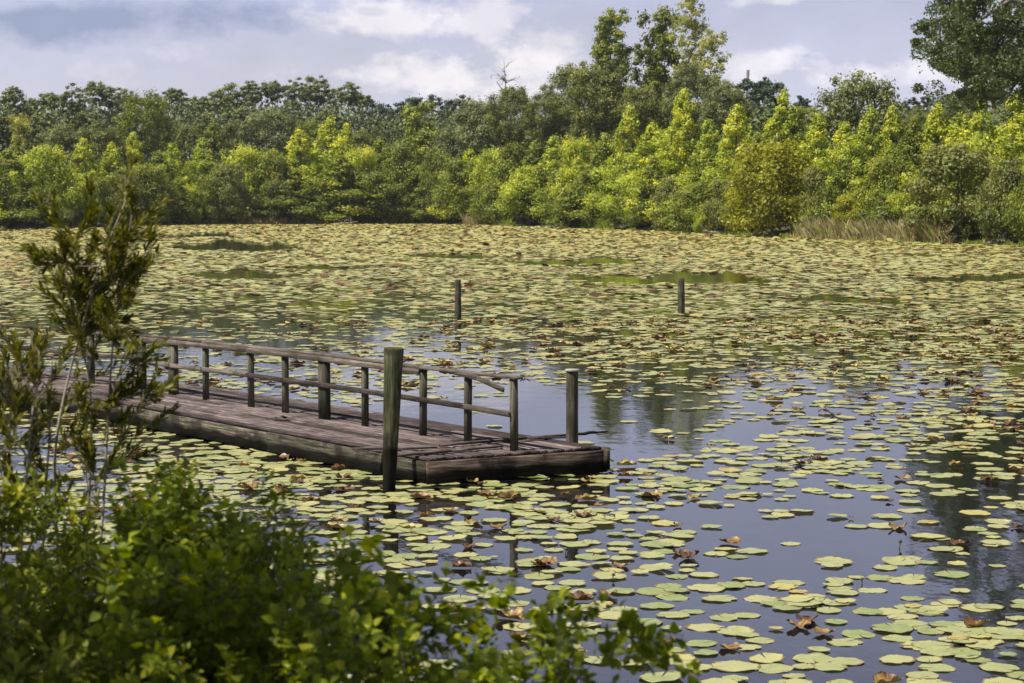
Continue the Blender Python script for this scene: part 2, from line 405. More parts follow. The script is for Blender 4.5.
def railing():
    posts = [(144, 389.7, 6), (173.8, 394.2, 12.5), (206, 399.5, 7), (251.2, 406.9, 7.4), (285.4, 412.6, 7.8), (324.5, 418.6, 14),
             (365, 424.9, 7.4), (423, 435.5, 7.8), (467.8, 442.0, 8.2), (514.2, 450.5, 8.8)]
    # straight guide line
    P0 = at_h(514.2, 450.5, DK); P9 = P0.copy()
    def on_line(px):
        r = ray(px, 400); # intersect azimuth with line P0 + d1*s
        # (P0.x + d1.x s)/(P0.y + d1.y s) = r0/r1
        k = r[0] / r[1]
        s = (k * P0.y - P0.x) / (d1.x - k * d1.y)
        return s
    top_h = {}
    def height_at(px_top, py_top, s):
        p = poly_pt(P0, s); q = at_y(px_top, py_top, p.y); return q.z
    tops = [(144, 334.8), (206, 340.4), (285, 349), (325, 353.5), (384, 361.4), (440, 368.6), (518, 376.6)]
    mids = [(147, 362.2), (206, 368.5), (320, 384.2), (460, 404.6), (510, 413.5)]
    ts = [on_line(a) for a, _ in tops]; tz = [height_at(a, b, s) for (a, b), s in zip(tops, ts)]
    ms = [on_line(a) for a, _ in mids]; mz = [height_at(a, b, s) for (a, b), s in zip(mids, ms)]
    ts, tz = ts[::-1], tz[::-1]; ms, mz = ms[::-1], mz[::-1]
    topz = lambda s: float(np.interp(s, ts, tz)); midz = lambda s: float(np.interp(s, ms, mz))
    sl = [on_line(px) for px, _, _ in posts]
    for (px, py, wpx), s in zip(posts, sl):
        p = poly_pt(P0, s); w = wpx * p.y / FPX / 1.12
        mb = MB(); tz_ = topz(s) - .04
        lean = random.uniform(-.01, .01)
        if wpx > 10:
            off = d1 * (w * .27)
            for sg in (-1, 1):
                q = p + off * sg
                mb.beam(rel((q.x, q.y, DK - .02)), rel((q.x + lean, q.y, tz_ - (.01 if sg > 0 else 0))), w * .62, .10, up=(-d1.y, d1.x, 0), segs=2, jit=.002)
        else:
            mb.beam(rel((p.x, p.y, DK - .02)), rel((p.x + lean, p.y, tz_)), w * .85, .09, up=(-d1.y, d1.x, 0), segs=2, jit=.002)
        po = mb.build('post', M_POST, dock)
        bt = MB(); q = p + Vector((-wdir.x, -wdir.y, 0)) * .085; zb = midz(s)
        for dz in (-.018, .02):
            c_ = rel((q.x, q.y, zb + dz)); n_ = Vector((-wdir.x, -wdir.y, 0)) * .012
            bt.tube([c_ - n_, c_ + n_ * .6], [.011, .011], 6)
        bo = bt.build('bolt', RUST, po)
    # outer posts' feet: end post also runs down in front of the end board
    def rail(zf, s_list, w, h, mat, name, off, dd=None):
        mb = MB()
        for i in range(len(s_list) - 1):
            a = poly_pt(P0, s_list[i]) + off; b = poly_pt(P0, s_list[i+1]) + off
            a.z = zf(s_list[i]); b.z = zf(s_list[i+1]) + random.uniform(-.006, .006)
            mb.beam(rel(a), rel(b), w, h, segs=2, jit=.003)
        return mb.build(name, mat, dock)
    near = Vector((-wdir.x, -wdir.y, 0))
    e0 = sl[-1] - .10
    rail(lambda s: topz(s) - .018, [e0, sl[7], sl[5], sl[2], sl[1], S1 - .02], .14, .036, M_RAIL, 'top_rail', near * .0)
    rail(lambda s: topz(s) - .075, [sl[7] + .0, sl[5], sl[3], S1 - .02], .035, .085, M_RAIL, 'rail_board', near * .062)
    rail(lambda s: midz(s), [sl[-1] + .0, sl[8], sl[5], sl[3], sl[1], S1 - .02], .035, .075, M_RAIL, 'middle_rail', near * .062)
    # broken rail that sags down
    a = at_y(452, 371.5, poly_pt(P0, on_line(452)).y - .08); b = at_y(503.5, 390, poly_pt(P0, on_line(500)).y - .25)
    m_ = a.lerp(b, .5) + Vector((0, 0, .035))
    mb = MB(); mb.beam(rel(a), rel(m_), .03, .07, tint=.4); mb.beam(rel(m_), rel(b), .03, .065, tint=.4)
    mb.build('broken_rail', M_RAIL, dock)
    # stretch towards the shore
    mbt = MB(); mbm = MB()
    zt = topz(S1) ; zm = midz(S1)
    stations = [S1 + .0, S1 + 1.5, S1 + 3.3, S1 + 5.6, S1 + 8.0, S1 + 10.4, S1 + 12.8, S1 + S2 - .2]
    for i, s in enumerate(stations):
        z_ = zt + (-.02 if i % 2 else 0.015)
        p = poly_pt(P0, s + .06); mb = MB()
        mb.beam(rel((p.x, p.y, DK - .02)), rel((p.x, p.y, z_ - .045)), .11 if i % 3 else .17, .1, up=(-d2.y, d2.x, 0), segs=2, jit=.002)
        mb.build('post', M_POST, dock)
        if i:
            a = poly_pt(P0, stations[i-1] + .004); b = poly_pt(P0, s)
            a.z = zp - .02; b.z = z_ - .02
            mbt.beam(rel(a), rel(b), .14, .036)
            a2 = a + near * .062; b2 = b + near * .062; a2.z = zp - .42; b2.z = z_ - .42
            mbm.beam(rel(a2), rel(b2), .035, .075)
        zp = z_
    mbt.build('top_rail', M_RAIL2, dock); mbm.build('middle_rail', M_RAIL2, dock)
railing()

# loose planks lying on the deck end
def loose():
    def plank(p0, p1, h0, h1, w, th, label, bend=0.0):
        a = at_h(*p0, h0); b = at_h(*p1, h1)
        c = a.lerp(b, .5); e = empty('loose_plank', (c.x, c.y, DK)); tag(e, label, 'plank')
        mb = MB(); A = a - e.location; B = b - e.location; Mi = A.lerp(B, .5) + Vector((0, 0, bend))
        mb.beam(A, Mi, w, th, tint=.3, segs=3, jit=.003); mb.beam(Mi, B, w, th, tint=.3, segs=3, jit=.003, taper=.7)
        o = mb.build('loose_plank', wood_mat('loose_plank_wood', (b - a), DECKC, 0, .5))
        o.location = e.location
        for k in ('label', 'category'): o[k] = e[k]
        bpy.data.objects.remove(e)
        return o
    plank((440, 445.2), (607, 431.5), DK + .035, DK + .05, .07, .035, 'longest loose grey plank jutting past the far deck edge by the short pale pile')
    plank((352, 449), (437, 447.5), DK + .03, DK + .03, .06, .03, 'thin loose plank lying across the deck beside the tall mossy pile')
    plank((396, 455.5), (502, 446.2), DK + .028, DK + .03, .09, .03, 'loose plank lying nearest the end board of the dock')
    plank((452, 440.2), (575, 437.2), DK + .03, DK + .03, .045, .03, 'narrow loose strip lying behind the last railing post')
    # splintered piece at far edge
    a = at_h(578, 434, DK + .06); b = at_h(596, 432.3, DK + .075)
    mb = MB(); mb.beam(Vector((0, 0, 0)), b - a, .09, .03, tint=.2, segs=3, jit=.01)
    o = mb.build('wood_splinter', M_SKE); o.location = a
    tag(o, 'short dark broken board piece on the outer end of the longest loose plank', 'board piece')
    # leaf litter clump
    c = at_h(284, 419.5, DK + .01)
    n = 60; V = []; F = []
    for i in range(n):
        r_ = random.gauss(0, .11); an = random.random() * 6.28; x = math.cos(an) * r_ * 1.3; y = math.sin(an) * r_; z = random.uniform(.004, .05) * max(.1, 1 - abs(r_) * 5)
        s_ = random.uniform(.015, .035); a1 = random.random() * 6.28; b_ = len(V)
        for q in range(4):
            aa = a1 + q * math.pi / 2; k = s_ * (1.6 if q % 2 else .7)
            V.append((x + math.cos(aa) * k, y + math.sin(aa) * k, z + random.uniform(0, .015)))
        F.append([b_, b_+1, b_+2, b_+3])
    lm = leaf_mat('litter_brown', [(0, (.02, .013, .010)), (1, (.07, .045, .03))], .1)
    o = mobj('leaf_litter', np_mesh('leaf_litter', V, np.array(F), lm, np.random.rand(n))); o.location = c
    tag(o, 'small dark heap of dead leaves on the deck between railing posts', 'leaf litter')
loose()

def pile(name, px, py_water, py_top, wtop, wbot, mat, label, lean_px=0, cap=None, Y=None, group=None, rough=.05, n=20):
    p = at_h(px, py_water, 0) if Y is None else Vector(((px - 512) / FPX * Y * 1.0, Y, 0))
    if Y is not None: q = at_y(px, 400, Y); p.x = q.x
    top = at_y(px + lean_px, py_top, p.y)
    e = empty(name, (p.x, p.y, 0)); tag(e, label, 'post', group)
    k = p.y / FPX
    dx = top.x - p.x
    mb = MB(); H = top.z
    zs = [-1.2] + list(np.linspace(0, H - .02, 9)) + [H]
    pts = [(dx * max(z, 0) / H, 0, z) for z in zs]
    rr = [wbot * k / 2] + [((wbot + (wtop - wbot) * (i / 8)) * k / 2) * (1 + random.uniform(-.02, .02)) for i in range(9)] + [wtop * k / 2 * .9]
    mb.tube(pts, rr, n, rough=rough)
    mb.build('shaft', mat, e, True)
    if cap:
        mb = MB(); r = cap * k / 2
        mb.tube([(dx, 0, H + .002), (dx, 0, H + .035)], [r, r * .96], n, rough=.04)
        mb.build('cap', bark_mat('pile_cap', (.25, .24, .2), (.42, .4, .35)), e)
    return e
pile('mooring_post', 389, 491, 347.6, 20, 12, M_GREEN, 'thick tall mossy green round post at the near side of the dock', lean_px=5)
pile('mooring_post', 572.3, 0, 371.6, 12, 12, M_POST, 'short round brown post with pale cap at the far corner of the dock', lean_px=0, cap=14, Y=(f_c.y + .55))
pile('water_post', 458, 318, 279.5, 6, 6.6, M_POST, 'bare weathered post standing alone in the lily pads, left of the two', rough=.08)
pile('water_post', 681.3, 314.5, 278, 6.6, 7, M_POST, 'bare weathered post standing alone in the lily pads, right of the two', rough=.08)

# ------------------------------------------------------------------ LILY PADS
DXS = [0, 128, 256, 384, 512, 640, 768, 896, 1024]
DG = [
 (225, [.97]*9), (236, [.95, .9, .9, .95, .96, .96, .96, .96, .96]),
 (247, [.9, .85, .8, .9, .93, .93, .93, .93, .93]),
 (260, [.85, .82, .75, .75, .7, .72, .82, .85, .88]),
 (280, [.75, .7, .62, .58, .56, .54, .54, .68, .75]),
 (300, [.5, .38, .30, .32, .46, .54, .55, .62, .66]),
 (330, [.28, .20, .17, .22, .42, .46, .48, .52, .55]),
 (360, [.26, .22, .21, .27, .34, .42, .38, .44, .5]),
 (383, [.35, .4, .4, .32, .14, .3, .35, .42, .5]),
 (400, [.3, .35, .3, .08, .0, .0, .26, .4, .48]),
 (440, [.3, .4, .35, .08, .0, .06, .38, .42, .46]),
 (462, [.35, .5, .6, .5, .3, .30, .42, .3, .4]),
 (488, [.5, .7, .78, .8, .76, .62, .3, .28, .36]),
 (515, [.45, .6, .65, .6, .55, .5, .16, .12, .3]),
 (550, [.4, .45, .48, .38, .38, .4, .26, .22, .3]),
 (580, [.4, .4, .4, .35, .35, .4, .34, .38, .32]),
 (620, [.4, .4, .4, .38, .36, .42, .42, .42, .44]),
 (683, [.4, .4, .4, .4, .4, .45, .48, .46, .46])]
GY = np.array([g[0] for g in DG]); GV = np.array([g[1] for g in DG])
STREAK = [(572, 262, 72, 3.0), (675, 279, 108, 4.8), (460, 257, 48, 2.2), (237, 247, 68, 4.4), (243, 276, 54, 3.8), (187, 236, 58, 2.2), (970, 279, 64, 3.2), (840, 300, 60, 3), (130, 241, 45, 1.5), (330, 268, 50, 2.2)]
def proj(x, y):
    zc = y * cp + CAMH * sp          # forward distance for z=0 points
    yc = -CAMH * cp + y * sp         # up component
    return 512 + FPX * x / zc, 341.5 - FPX * yc / zc
def coverage(px, py):
    pxc = np.clip(px, 0, 1024); iy = np.clip(np.searchsorted(GY, py) - 1, 0, len(GY) - 2)
    ty = np.clip((py - GY[iy]) / (GY[iy+1] - GY[iy]), 0, 1)
    fx = pxc / 128.0; ix = np.clip(fx.astype(int), 0, 7); tx = fx - ix
    a = GV[iy, ix] * (1 - tx) + GV[iy, ix+1] * tx; b = GV[iy+1, ix] * (1 - tx) + GV[iy+1, ix+1] * tx
    c = a * (1 - ty) + b * ty
    for (sx, sy, rx, ry) in STREAK:
        wv = np.sin(px * .11 + sy) * .5 + np.sin(px * .043 + sx) * .7 + np.sin(px * .29 + py * .5) * .25
        d = ((px - sx) / rx) ** 2 + ((py - sy + wv * ry * .45) / (ry * (1 + .25 * wv))) ** 2
        c = c * np.clip(np.clip(d - .9, 0, 1) * 2.5, 0, 1)
    return c
def in_poly_dock(x, y, m=.05):
    """true under the dock"""
    px_, py_ = x - n_c.x, y - n_c.y
    res = np.zeros(len(x), bool)
    for (base, dd, LL) in ((n_c, d1, S1), (n_c + d1 * S1, d2, S2)):
        a = x - base.x; b = y - base.y
        det = dd.x * wdir.y - dd.y * wdir.x
        s = (a * wdir.y - b * wdir.x) / det; t = (dd.x * b - dd.y * a) / det
        res |= (s > -m) & (s < LL + m) & (t > .05) & (t < W + m)
    return res

ZB = [(11.5, 20, .142), (20, 30, .145), (30, 45, .15), (45, 70, .17), (70, 110, .20), (110, 170, .26), (170, 335, .30)]
allp = []
for (z0, z1, r0) in ZB:
    area = (z1 ** 2 - z0 ** 2) * .31 * 1.0
    A = math.pi * r0 ** 2 * .9
    nmax = int(area * 3.2 / A)
    # sample in wedge
    y = np.sqrt(rng.uniform(z0 ** 2, z1 ** 2, nmax)); x = rng.uniform(-.31, .31, nmax) * y
    px, py = proj(x, y)
    c = coverage(px, py)
    if z0 < 100:
        nz = wobble(x, y * .7, .9, .3) + .6 * wobble(x, y, 2.1, 1.7)
        cc = np.clip(c * (1.12 + 1.7 * nz * (1 - c)), 0, .97)
    else:
        nz = wobble(x, y * .3, .12, .7); cc = np.clip(c * (1 + .25 * nz), 0, .97)
    want = -np.log(1 - cc) / 3.2
    r_ = np.hypot(x, y); az = np.degrees(np.arctan2(x, y))
    ok = (rng.random(nmax) < want) & ((r_ - r_near(az)) > .1) & ((r_far(az) - r_) > -1.0)
    ok &= ~in_poly_dock(x, y)
    x, y, px, py = x[ok], y[ok], px[ok], py[ok]
    r = r0 * np.clip(rng.normal(1, .24, len(x)), .35, 1.4)
    if z1 <= 45:     # keep neighbours from sitting right on top of one another
        cell = {}; keep = np.ones(len(x), bool)
        for i in range(len(x)):
            k = (int(x[i] // .5), int(y[i] // .5)); bad = False
            for a in (-1, 0, 1):
                for b in (-1, 0, 1):
                    for j in cell.get((k[0]+a, k[1]+b), ()):
                        if (x[i]-x[j])**2 + (y[i]-y[j])**2 < (.74 * (r[i] + r[j]))**2: bad = True
            if bad and rng.random() < .72: keep[i] = False
            else: cell.setdefault(k, []).append(i)
        x, y, px, py, r = x[keep], y[keep], px[keep], py[keep], r[keep]
    allp.append(np.stack([x, y, r, px, py], 1))
PADS = np.concatenate(allp)
print('pads', len(PADS))

PAD_STOPS = [(0, (.13, .19, .045)), (.2, (.25, .28, .105)), (.38, (.34, .34, .155)), (.55, (.39, .37, .13)), (.70, (.39, .33, .09)), (.80, (.27, .17, .05)), (.86, (.15, .07, .025)), (1, (.06, .025, .015))]
def pad_mat(name, near=True):
    m, nt, N, L = new_mat(name)
    at = N.new('ShaderNodeAttribute'); at.attribute_name = 'tint'
    tc = N.new('ShaderNodeTexCoord')
    n = N.new('ShaderNodeTexNoise'); n.inputs['Scale'].default_value = 9 if near else 2.5; n.inputs['Detail'].default_value = 6
    geo = N.new('ShaderNodeNewGeometry'); L.new(geo.outputs['Position'], n.inputs[0])
    ma = N.new('ShaderNodeMath'); ma.operation = 'MULTIPLY_ADD'; ma.inputs[1].default_value = .4; ma.inputs[2].default_value = -.2
    L.new(n.outputs[0], ma.inputs[0])
    ad = N.new('ShaderNodeMath'); ad.operation = 'ADD'; ad.use_clamp = True
    L.new(at.outputs['Fac'], ad.inputs[0]); L.new(ma.outputs[0], ad.inputs[1])
    r = ramp(N, PAD_STOPS); L.new(ad.outputs[0], r.inputs[0])
    # small brown spots
    v = N.new('ShaderNodeTexNoise'); v.inputs['Scale'].default_value = 22; v.inputs['Detail'].default_value = 4; L.new(geo.outputs['Position'], v.inputs[0])
    mr = N.new('ShaderNodeMapRange'); mr.inputs['From Min'].default_value = .66; mr.inputs['From Max'].default_value = .72; mr.inputs['To Max'].default_value = .7; L.new(v.outputs[0], mr.inputs[0])
    mi = N.new('ShaderNodeMix'); mi.data_type = 'RGBA'; mi.inputs['B'].default_value = (.12, .07, .025, 1)
    L.new(mr.outputs[0], mi.inputs['Factor']); L.new(r.outputs[0], mi.inputs['A'])
    # veins and a decayed rim, from each leaf's own coordinates
    lo = N.new('ShaderNodeAttribute'); lo.attribute_name = 'leafpos'
    sp_ = N.new('ShaderNodeSeparateXYZ'); L.new(lo.outputs['Vector'], sp_.inputs[0])
    def mth(op, a, b=None, clamp=False):
        q = N.new('ShaderNodeMath'); q.operation = op; q.use_clamp = clamp
        for i_, v_ in enumerate((a, b)):
            if v_ is None: continue
            if isinstance(v_, (int, float)): q.inputs[i_].default_value = v_
            else: L.new(v_, q.inputs[i_])
        return q.outputs[0]
    ra = mth('SQRT', mth('ADD', mth('MULTIPLY', sp_.outputs[0], sp_.outputs[0]), mth('MULTIPLY', sp_.outputs[1], sp_.outputs[1])))
    an = mth('ARCTAN2', sp_.outputs[1], sp_.outputs[0])
    vein = mth('POWER', mth('ABSOLUTE', mth('COSINE', mth('MULTIPLY', an, 7.0))), 22.0)
    vein = mth('MULTIPLY', mth('MULTIPLY', vein, .35), mth('MULTIPLY', ra, 1.5, True))
    mv_ = N.new('ShaderNodeMix'); mv_.data_type = 'RGBA'; mv_.inputs['B'].default_value = (.42, .40, .2, 1); L.new(vein, mv_.inputs['Factor']); L.new(mi.outputs['Result'], mv_.inputs['A'])
    rimn = mth('MULTIPLY', mth('ADD', mth('SUBTRACT', ra, .93), mth('MULTIPLY', mth('SUBTRACT', n.outputs[0], .44), .9)), 9.0, True)
    rimn = mth('MULTIPLY', rimn, mth('GREATER_THAN', ra, .6))
    mr_ = N.new('ShaderNodeMix'); mr_.data_type = 'RGBA'; mr_.inputs['B'].default_value = (.13, .075, .025, 1); L.new(mth('MULTIPLY', rimn, .85), mr_.inputs['Factor']); L.new(mv_.outputs['Result'], mr_.inputs['A'])
    mi = mr_
    p = N.new('ShaderNodeBsdfPrincipled'); p.inputs['Roughness'].default_value = .42; p.inputs['Specular IOR Level'].default_value = .35
    L.new(mi.outputs['Result'], p.inputs['Base Color'])
    t = N.new('ShaderNodeBsdfTranslucent'); L.new(mi.outputs['Result'], t.inputs[0])
    mx = N.new('ShaderNodeMixShader'); mx.inputs[0].default_value = .12
    L.new(p.outputs[0], mx.inputs[1]); L.new(t.outputs[0], mx.inputs[2])
    o = N.new('ShaderNodeOutputMaterial'); L.new(mx.outputs[0], o.inputs[0])
    return m
PADM = pad_mat('lily_pad_leaf')

def pad_shape(rs, style):
    """unit pad; returns V, quads, tris, tint offsets.  style: flat / rim / curl"""
    n = 26; notch = rs.uniform(.03, .2)
    ang = np.linspace(notch / 2, 2 * math.pi - notch / 2, n)
    ph = rs.uniform(0, 6.28, 6)
    ell = rs.uniform(.86, 1.0)
    rim = 1 + .03 * np.sin(ang * 3 + ph[0]) + .025 * np.sin(ang * 7 + ph[1]) + rs.uniform(-.035, .035, n)
    # nibbled places
    for _ in range(rs.integers(0, 4)):
        k = rs.integers(0, n); rim[k] *= rs.uniform(.72, .9)
    rings = [.0, .35, .7, .9, 1.0]
    V = [(0, 0, 0)]
    for f in rings[1:]:
        for j in range(n):
            rr = f * (1 if f < .8 else rim[j])
            x = math.cos(ang[j]) * rr; y = math.sin(ang[j]) * rr * ell
            w = f ** 3
            z = .012 * math.sin(ang[j] * 2 + ph[2]) * f + .02 * w * math.sin(ang[j] * 5 + ph[3])
            if style == 'rim':
                z += .10 * w * max(0, math.sin(ang[j] + ph[4]) + .35)
            if style == 'curl':
                fold = math.cos(ang[j] - ph[4])
                z += .26 * f ** 1.6 * abs(fold) ** 1.5 + .16 * f * f * math.sin(ang[j] * 3 + ph[5]) ** 2
                x *= 1 - .38 * abs(math.cos(ph[4])) * f; y *= 1 - .38 * abs(math.sin(ph[4])) * f
            V.append((x, y, z))
    T = [(0, 1 + j, 2 + j) for j in range(n - 1)]
    Q = []
    for r_ in range(len(rings) - 2):
        b = 1 + r_ * n; c = b + n
        Q += [(b + j, c + j, c + j + 1, b + j + 1) for j in range(n - 1)]
    to = [0.0] * len(T)
    for r_ in range(len(rings) - 2):
        for j in range(n - 1):
            e = 0
            if r_ == 2 and rs.random() < .36: e = rs.uniform(.2, .62)
            if r_ == 1 and rs.random() < .04: e = rs.uniform(.1, .3)
            to.append(e)
    return np.array(V), np.array(T), np.array(Q), np.array(to)

rs = np.random.default_rng(5)
SHAPES = {k: [pad_shape(rs, k) for _ in range(c)] for k, c in (('flat', 8), ('rim', 5), ('curl', 6))}
def LP(V): return np.stack([V[:, 0], V[:, 1], V[:, 0] * 0], 1)
# choose the style and colour of each pad
NP_ = len(PADS)
u = rng.random(NP_); dist = PADS[:, 1]
p_curl = np.interp(dist, [14, 24, 32, 60, 120], [.08, .10, .13, .12, .02])
p_rim = np.interp(dist, [14, 30, 120], [.14, .2, .3])
style = np.where(u < p_curl, 2, np.where(u < p_curl + p_rim, 1, 0))
base = rng.normal(0, .10, NP_)
tintc = np.interp(dist, [14, 45, 75, 110, 200], [.28, .37, .46, .53, .57]) + base
tintc = np.where(style == 1, tintc + .12 * rng.random(NP_), tintc)
tintc = np.where(style == 2, rng.uniform(.72, 1.0, NP_), tintc)
tintc = np.where((style == 0) & (rng.random(NP_) < .04), .72, tintc)
tintc = np.clip(tintc, 0, 1)
inview = (PADS[:, 3] > -10) & (PADS[:, 3] < 1034) & (PADS[:, 4] < 700)
# hidden behind bushes
bush = ((PADS[:, 3] < 330) & (PADS[:, 4] > 500)) | ((PADS[:, 3] < 150) & (PADS[:, 4] > 470))
size = PADS[:, 2] ** 2 / PADS[:, 1] ** 3
order = np.argsort(-np.where(inview & ~bush, size, 0))
indiv = np.zeros(NP_, bool); indiv[order[:300]] = True

MESHV = []
for st, nm in ((0, 'flat'), (1, 'rim'), (2, 'curl')):
    for (V, T, Q, to) in SHAPES[nm]:
        for tv in ((.16, .28, .42) if st < 2 else (.84, .96)):
            if st == 1: tv += .05
            me = np_mesh('lily_pad', V, [T, Q], PADM, np.clip(tv + to, 0, 1), True, LP(V))
            MESHV.append((st, tv, me))
yel = [np_mesh('lily_pad', V, [T, Q], PADM, np.clip(.62 + to, 0, 1), True, LP(V)) for (V, T, Q, to) in SHAPES['flat'][:2]]
for i in order[:300]:
    x, y, r, px, py = PADS[i]; st = int(style[i])
    if st == 0 and tintc[i] > .62: me = yel[rs.integers(0, 2)]; yellow = True
    else:
        yellow = False
        cands = [m for m in MESHV if m[0] == st]; cands.sort(key=lambda m: abs(m[1] - tintc[i]) + rs.uniform(0, .12)); me = cands[0][2]
    nm = 'withered_lily_leaf' if st == 2 else 'lily_pad'
    o = mobj(nm, me); o.location = (x, y, .004 + rs.uniform(0, .012)); o.rotation_euler = (rs.uniform(-.02, .02), rs.uniform(-.02, .02), rs.uniform(0, 6.28)); o.scale = (r, r, r * rs.uniform(.8, 1.2))
    zone = 'right of the dock end' if px > 640 else ('just below the dock end' if py < 560 else 'close to the bushes at the bottom')
    if st == 2: tag(o, 'curled brown withered lily leaf on the water ' + zone, 'lily leaf', 'withered lily leaves ' + zone)
    elif yellow: tag(o, 'yellowing flat lily pad on the water ' + zone, 'lily pad', 'yellowing lily pads ' + zone)
    elif st == 1: tag(o, 'pale green lily pad with upturned edge floating ' + zone, 'lily pad', 'lily pads with upturned edges ' + zone)
    else: tag(o, 'flat pale green lily pad floating ' + zone, 'lily pad', 'flat green lily pads ' + zone)

# everything else: one carpet
def carpet():
    LPs = []; Vs = []; Ts = []; Qs = []; H6 = []; tT = []; tQ = []; tH = []; off = 0
    # mid distance: full shapes
    idx = np.where(~indiv & (dist < 62))[0]
    for st, nm in ((0, 'flat'), (1, 'rim'), (2, 'curl')):
        ii = idx[style[idx] == st]; sh = SHAPES[nm]
        which = rng.integers(0, len(sh), len(ii))
        for w, (V, T, Q, to) in enumerate(sh):
            jj = ii[which == w]
            if not len(jj): continue
            a = rng.uniform(0, 6.28, len(jj)); r = PADS[jj, 2]
            ca, sa = np.cos(a)[:, None], np.sin(a)[:, None]
            X = (V[:, 0] * ca - V[:, 1] * sa) * r[:, None] + PADS[jj, 0][:, None]
            Y = (V[:, 0] * sa + V[:, 1] * ca) * r[:, None] + PADS[jj, 1][:, None]
            Z = V[:, 2] * r[:, None] + (.004 + rng.uniform(0, .015, len(jj)))[:, None]
            if st != 2:
                tx = rng.normal(0, .035, len(jj))[:, None]; Z = Z + np.maximum(0, (V[:, 0] * tx) * r[:, None] * 1.0)
            n_ = V.shape[0]; b = off + np.arange(len(jj))[:, None, None] * n_
            Vs.append(np.stack([X, Y, Z], -1).reshape(-1, 3)); LPs.append(np.tile(LP(V), (len(jj), 1)))
            Ts.append((T[None] + b).reshape(-1, 3)); Qs.append((Q[None] + b).reshape(-1, 4))
            tt = np.clip(tintc[jj][:, None] + to[None], 0, 1)
            tT.append(tt[:, :len(T)].ravel()); tQ.append(tt[:, len(T):].ravel())
            off += n_ * len(jj)
    # far: tilted leaf faces
    idx = np.where(~indiv & (dist >= 62))[0]; n = len(idx); k = 7
    ang = np.linspace(0, 2 * math.pi, k, endpoint=False)[None] + rng.uniform(0, 6.28, n)[:, None]
    rr = PADS[idx, 2][:, None] * rng.uniform(.72, 1.08, (n, k))
    X = np.cos(ang) * rr; Y = np.sin(ang) * rr
    d_ = dist[idx]
    tsd = np.interp(d_, [62, 110, 220], [.035, .06, .10])
    tx = rng.normal(0, 1, n) * tsd; ty = rng.normal(.0, 1, n) * tsd
    cur = style[idx] == 2
    tx = np.where(cur, tx * 2, tx); ty = np.where(cur, ty * 2, ty)
    Z = X * tx[:, None] + Y * ty[:, None]; Z -= Z.min(1)[:, None]; Z += .005 + rng.uniform(0, .04, n)[:, None]
    Vs.append(np.stack([X + PADS[idx, 0][:, None], Y + PADS[idx, 1][:, None], Z], -1).reshape(-1, 3)); LPs.append(np.zeros((n * k, 3)))
    H = off + np.arange(n)[:, None] * k + np.arange(k)[None]
    me = np_mesh('lily_pads', np.concatenate(Vs), [np.concatenate(Ts), np.concatenate(Qs), H], PADM,
                 np.concatenate([np.concatenate(tT), np.concatenate(tQ), np.clip(tintc[idx] + rng.normal(0, .05, n), 0, 1)]), False, np.concatenate(LPs))
    o = mobj('lily_pads', me)
    tag(o, 'carpet of countless lily pads stretching over the pond to the far shore', 'lily pads', kind='stuff')
carpet()

# the fresh green leaf heap beside the dock corner and a few stalks with buds
def extra_pads():
    V, T, Q, to = SHAPES['curl'][1]
    gm = np_mesh('lily_pad', V * np.array([1, 1, .55]), [T, Q], PADM, np.clip(.05 + to * .4, 0, 1), True, LP(V))
    p = at_h(603, 466, 0); o = mobj('lily_pad', gm); o.location = (p.x, p.y, .02); o.scale = (.24, .24, .34)
    tag(o, 'raised fresh green lily leaf against the outer corner of the dock', 'lily pad')
    gm2 = np_mesh('lily_pad', V * np.array([1, 1, .3]), [T, Q], PADM, np.clip(.0 + to * .3, 0, 1), True, LP(V))
    p = at_h(532, 479, 0); o = mobj('lily_pad', gm2); o.location = (p.x, p.y, .02); o.scale = (.26, .26, .26); o.rotation_euler[2] = 1.2
    tag(o, 'crumpled bright green lily leaf under the middle of the end board', 'lily pad')
    bm = bark_mat('bud_dark', (.02, .015, .012), (.07, .05, .03))
    gl = bark_mat('bud_green', (.05, .08, .02), (.1, .13, .04))
    for k, (px, py, h) in enumerate([(503, 531, .06), (612, 580, .06), (782, 462, .07), (862, 584, .06), (899, 548, .08), (565, 553, .05)]):
        p = at_h(px, py, 0); e = empty('lily_bud', (p.x, p.y, 0)); tag(e, 'small dark closed lily bud on a short stalk above the water', 'lily bud', 'closed lily buds over the water')
        mb = MB(); lx = random.uniform(-.02, .02)
        mb.tube([(0, 0, -.1), (lx * .5, 0, h * .4), (lx, 0, h * .7)], [.006, .006, .005], 6); mb.build('stalk', gl, e)
        mb = MB(); mb.tube([(lx, 0, h * .65), (lx, 0, h * .8), (lx * 1.1, 0, h * .95), (lx * 1.2, 0, h * 1.15)], [.006, .02, .017, .003], 8); mb.build('bud', bm if k % 3 else gl, e, True)
extra_pads()
# ------------------------------------------------------------------ TREES
def leaf_quads(P, Nrm, size, rg, asp=1.6):
    n = len(P)
    ref = rg.normal(0, 1, (n, 3)); T = np.cross(Nrm, ref); T /= (np.linalg.norm(T, axis=1, keepdims=True) + 1e-9)
    B = np.cross(Nrm, T); s = size * rg.uniform(.6, 1.25, (n, 1)); a = s * asp * .5; b = s * .5
    k = rg.uniform(-.35, .35, (n, 1))
    V = np.stack([P - T * a, P - B * b + T * a * k, P + T * a + Nrm * s * .15, P + B * b + T * a * k], 1).reshape(-1, 3)
    F = np.arange(n * 4).reshape(-1, 4)
    return V, F

def nrmz(v): return v / (np.linalg.norm(v, axis=-1, keepdims=True) + 1e-9)

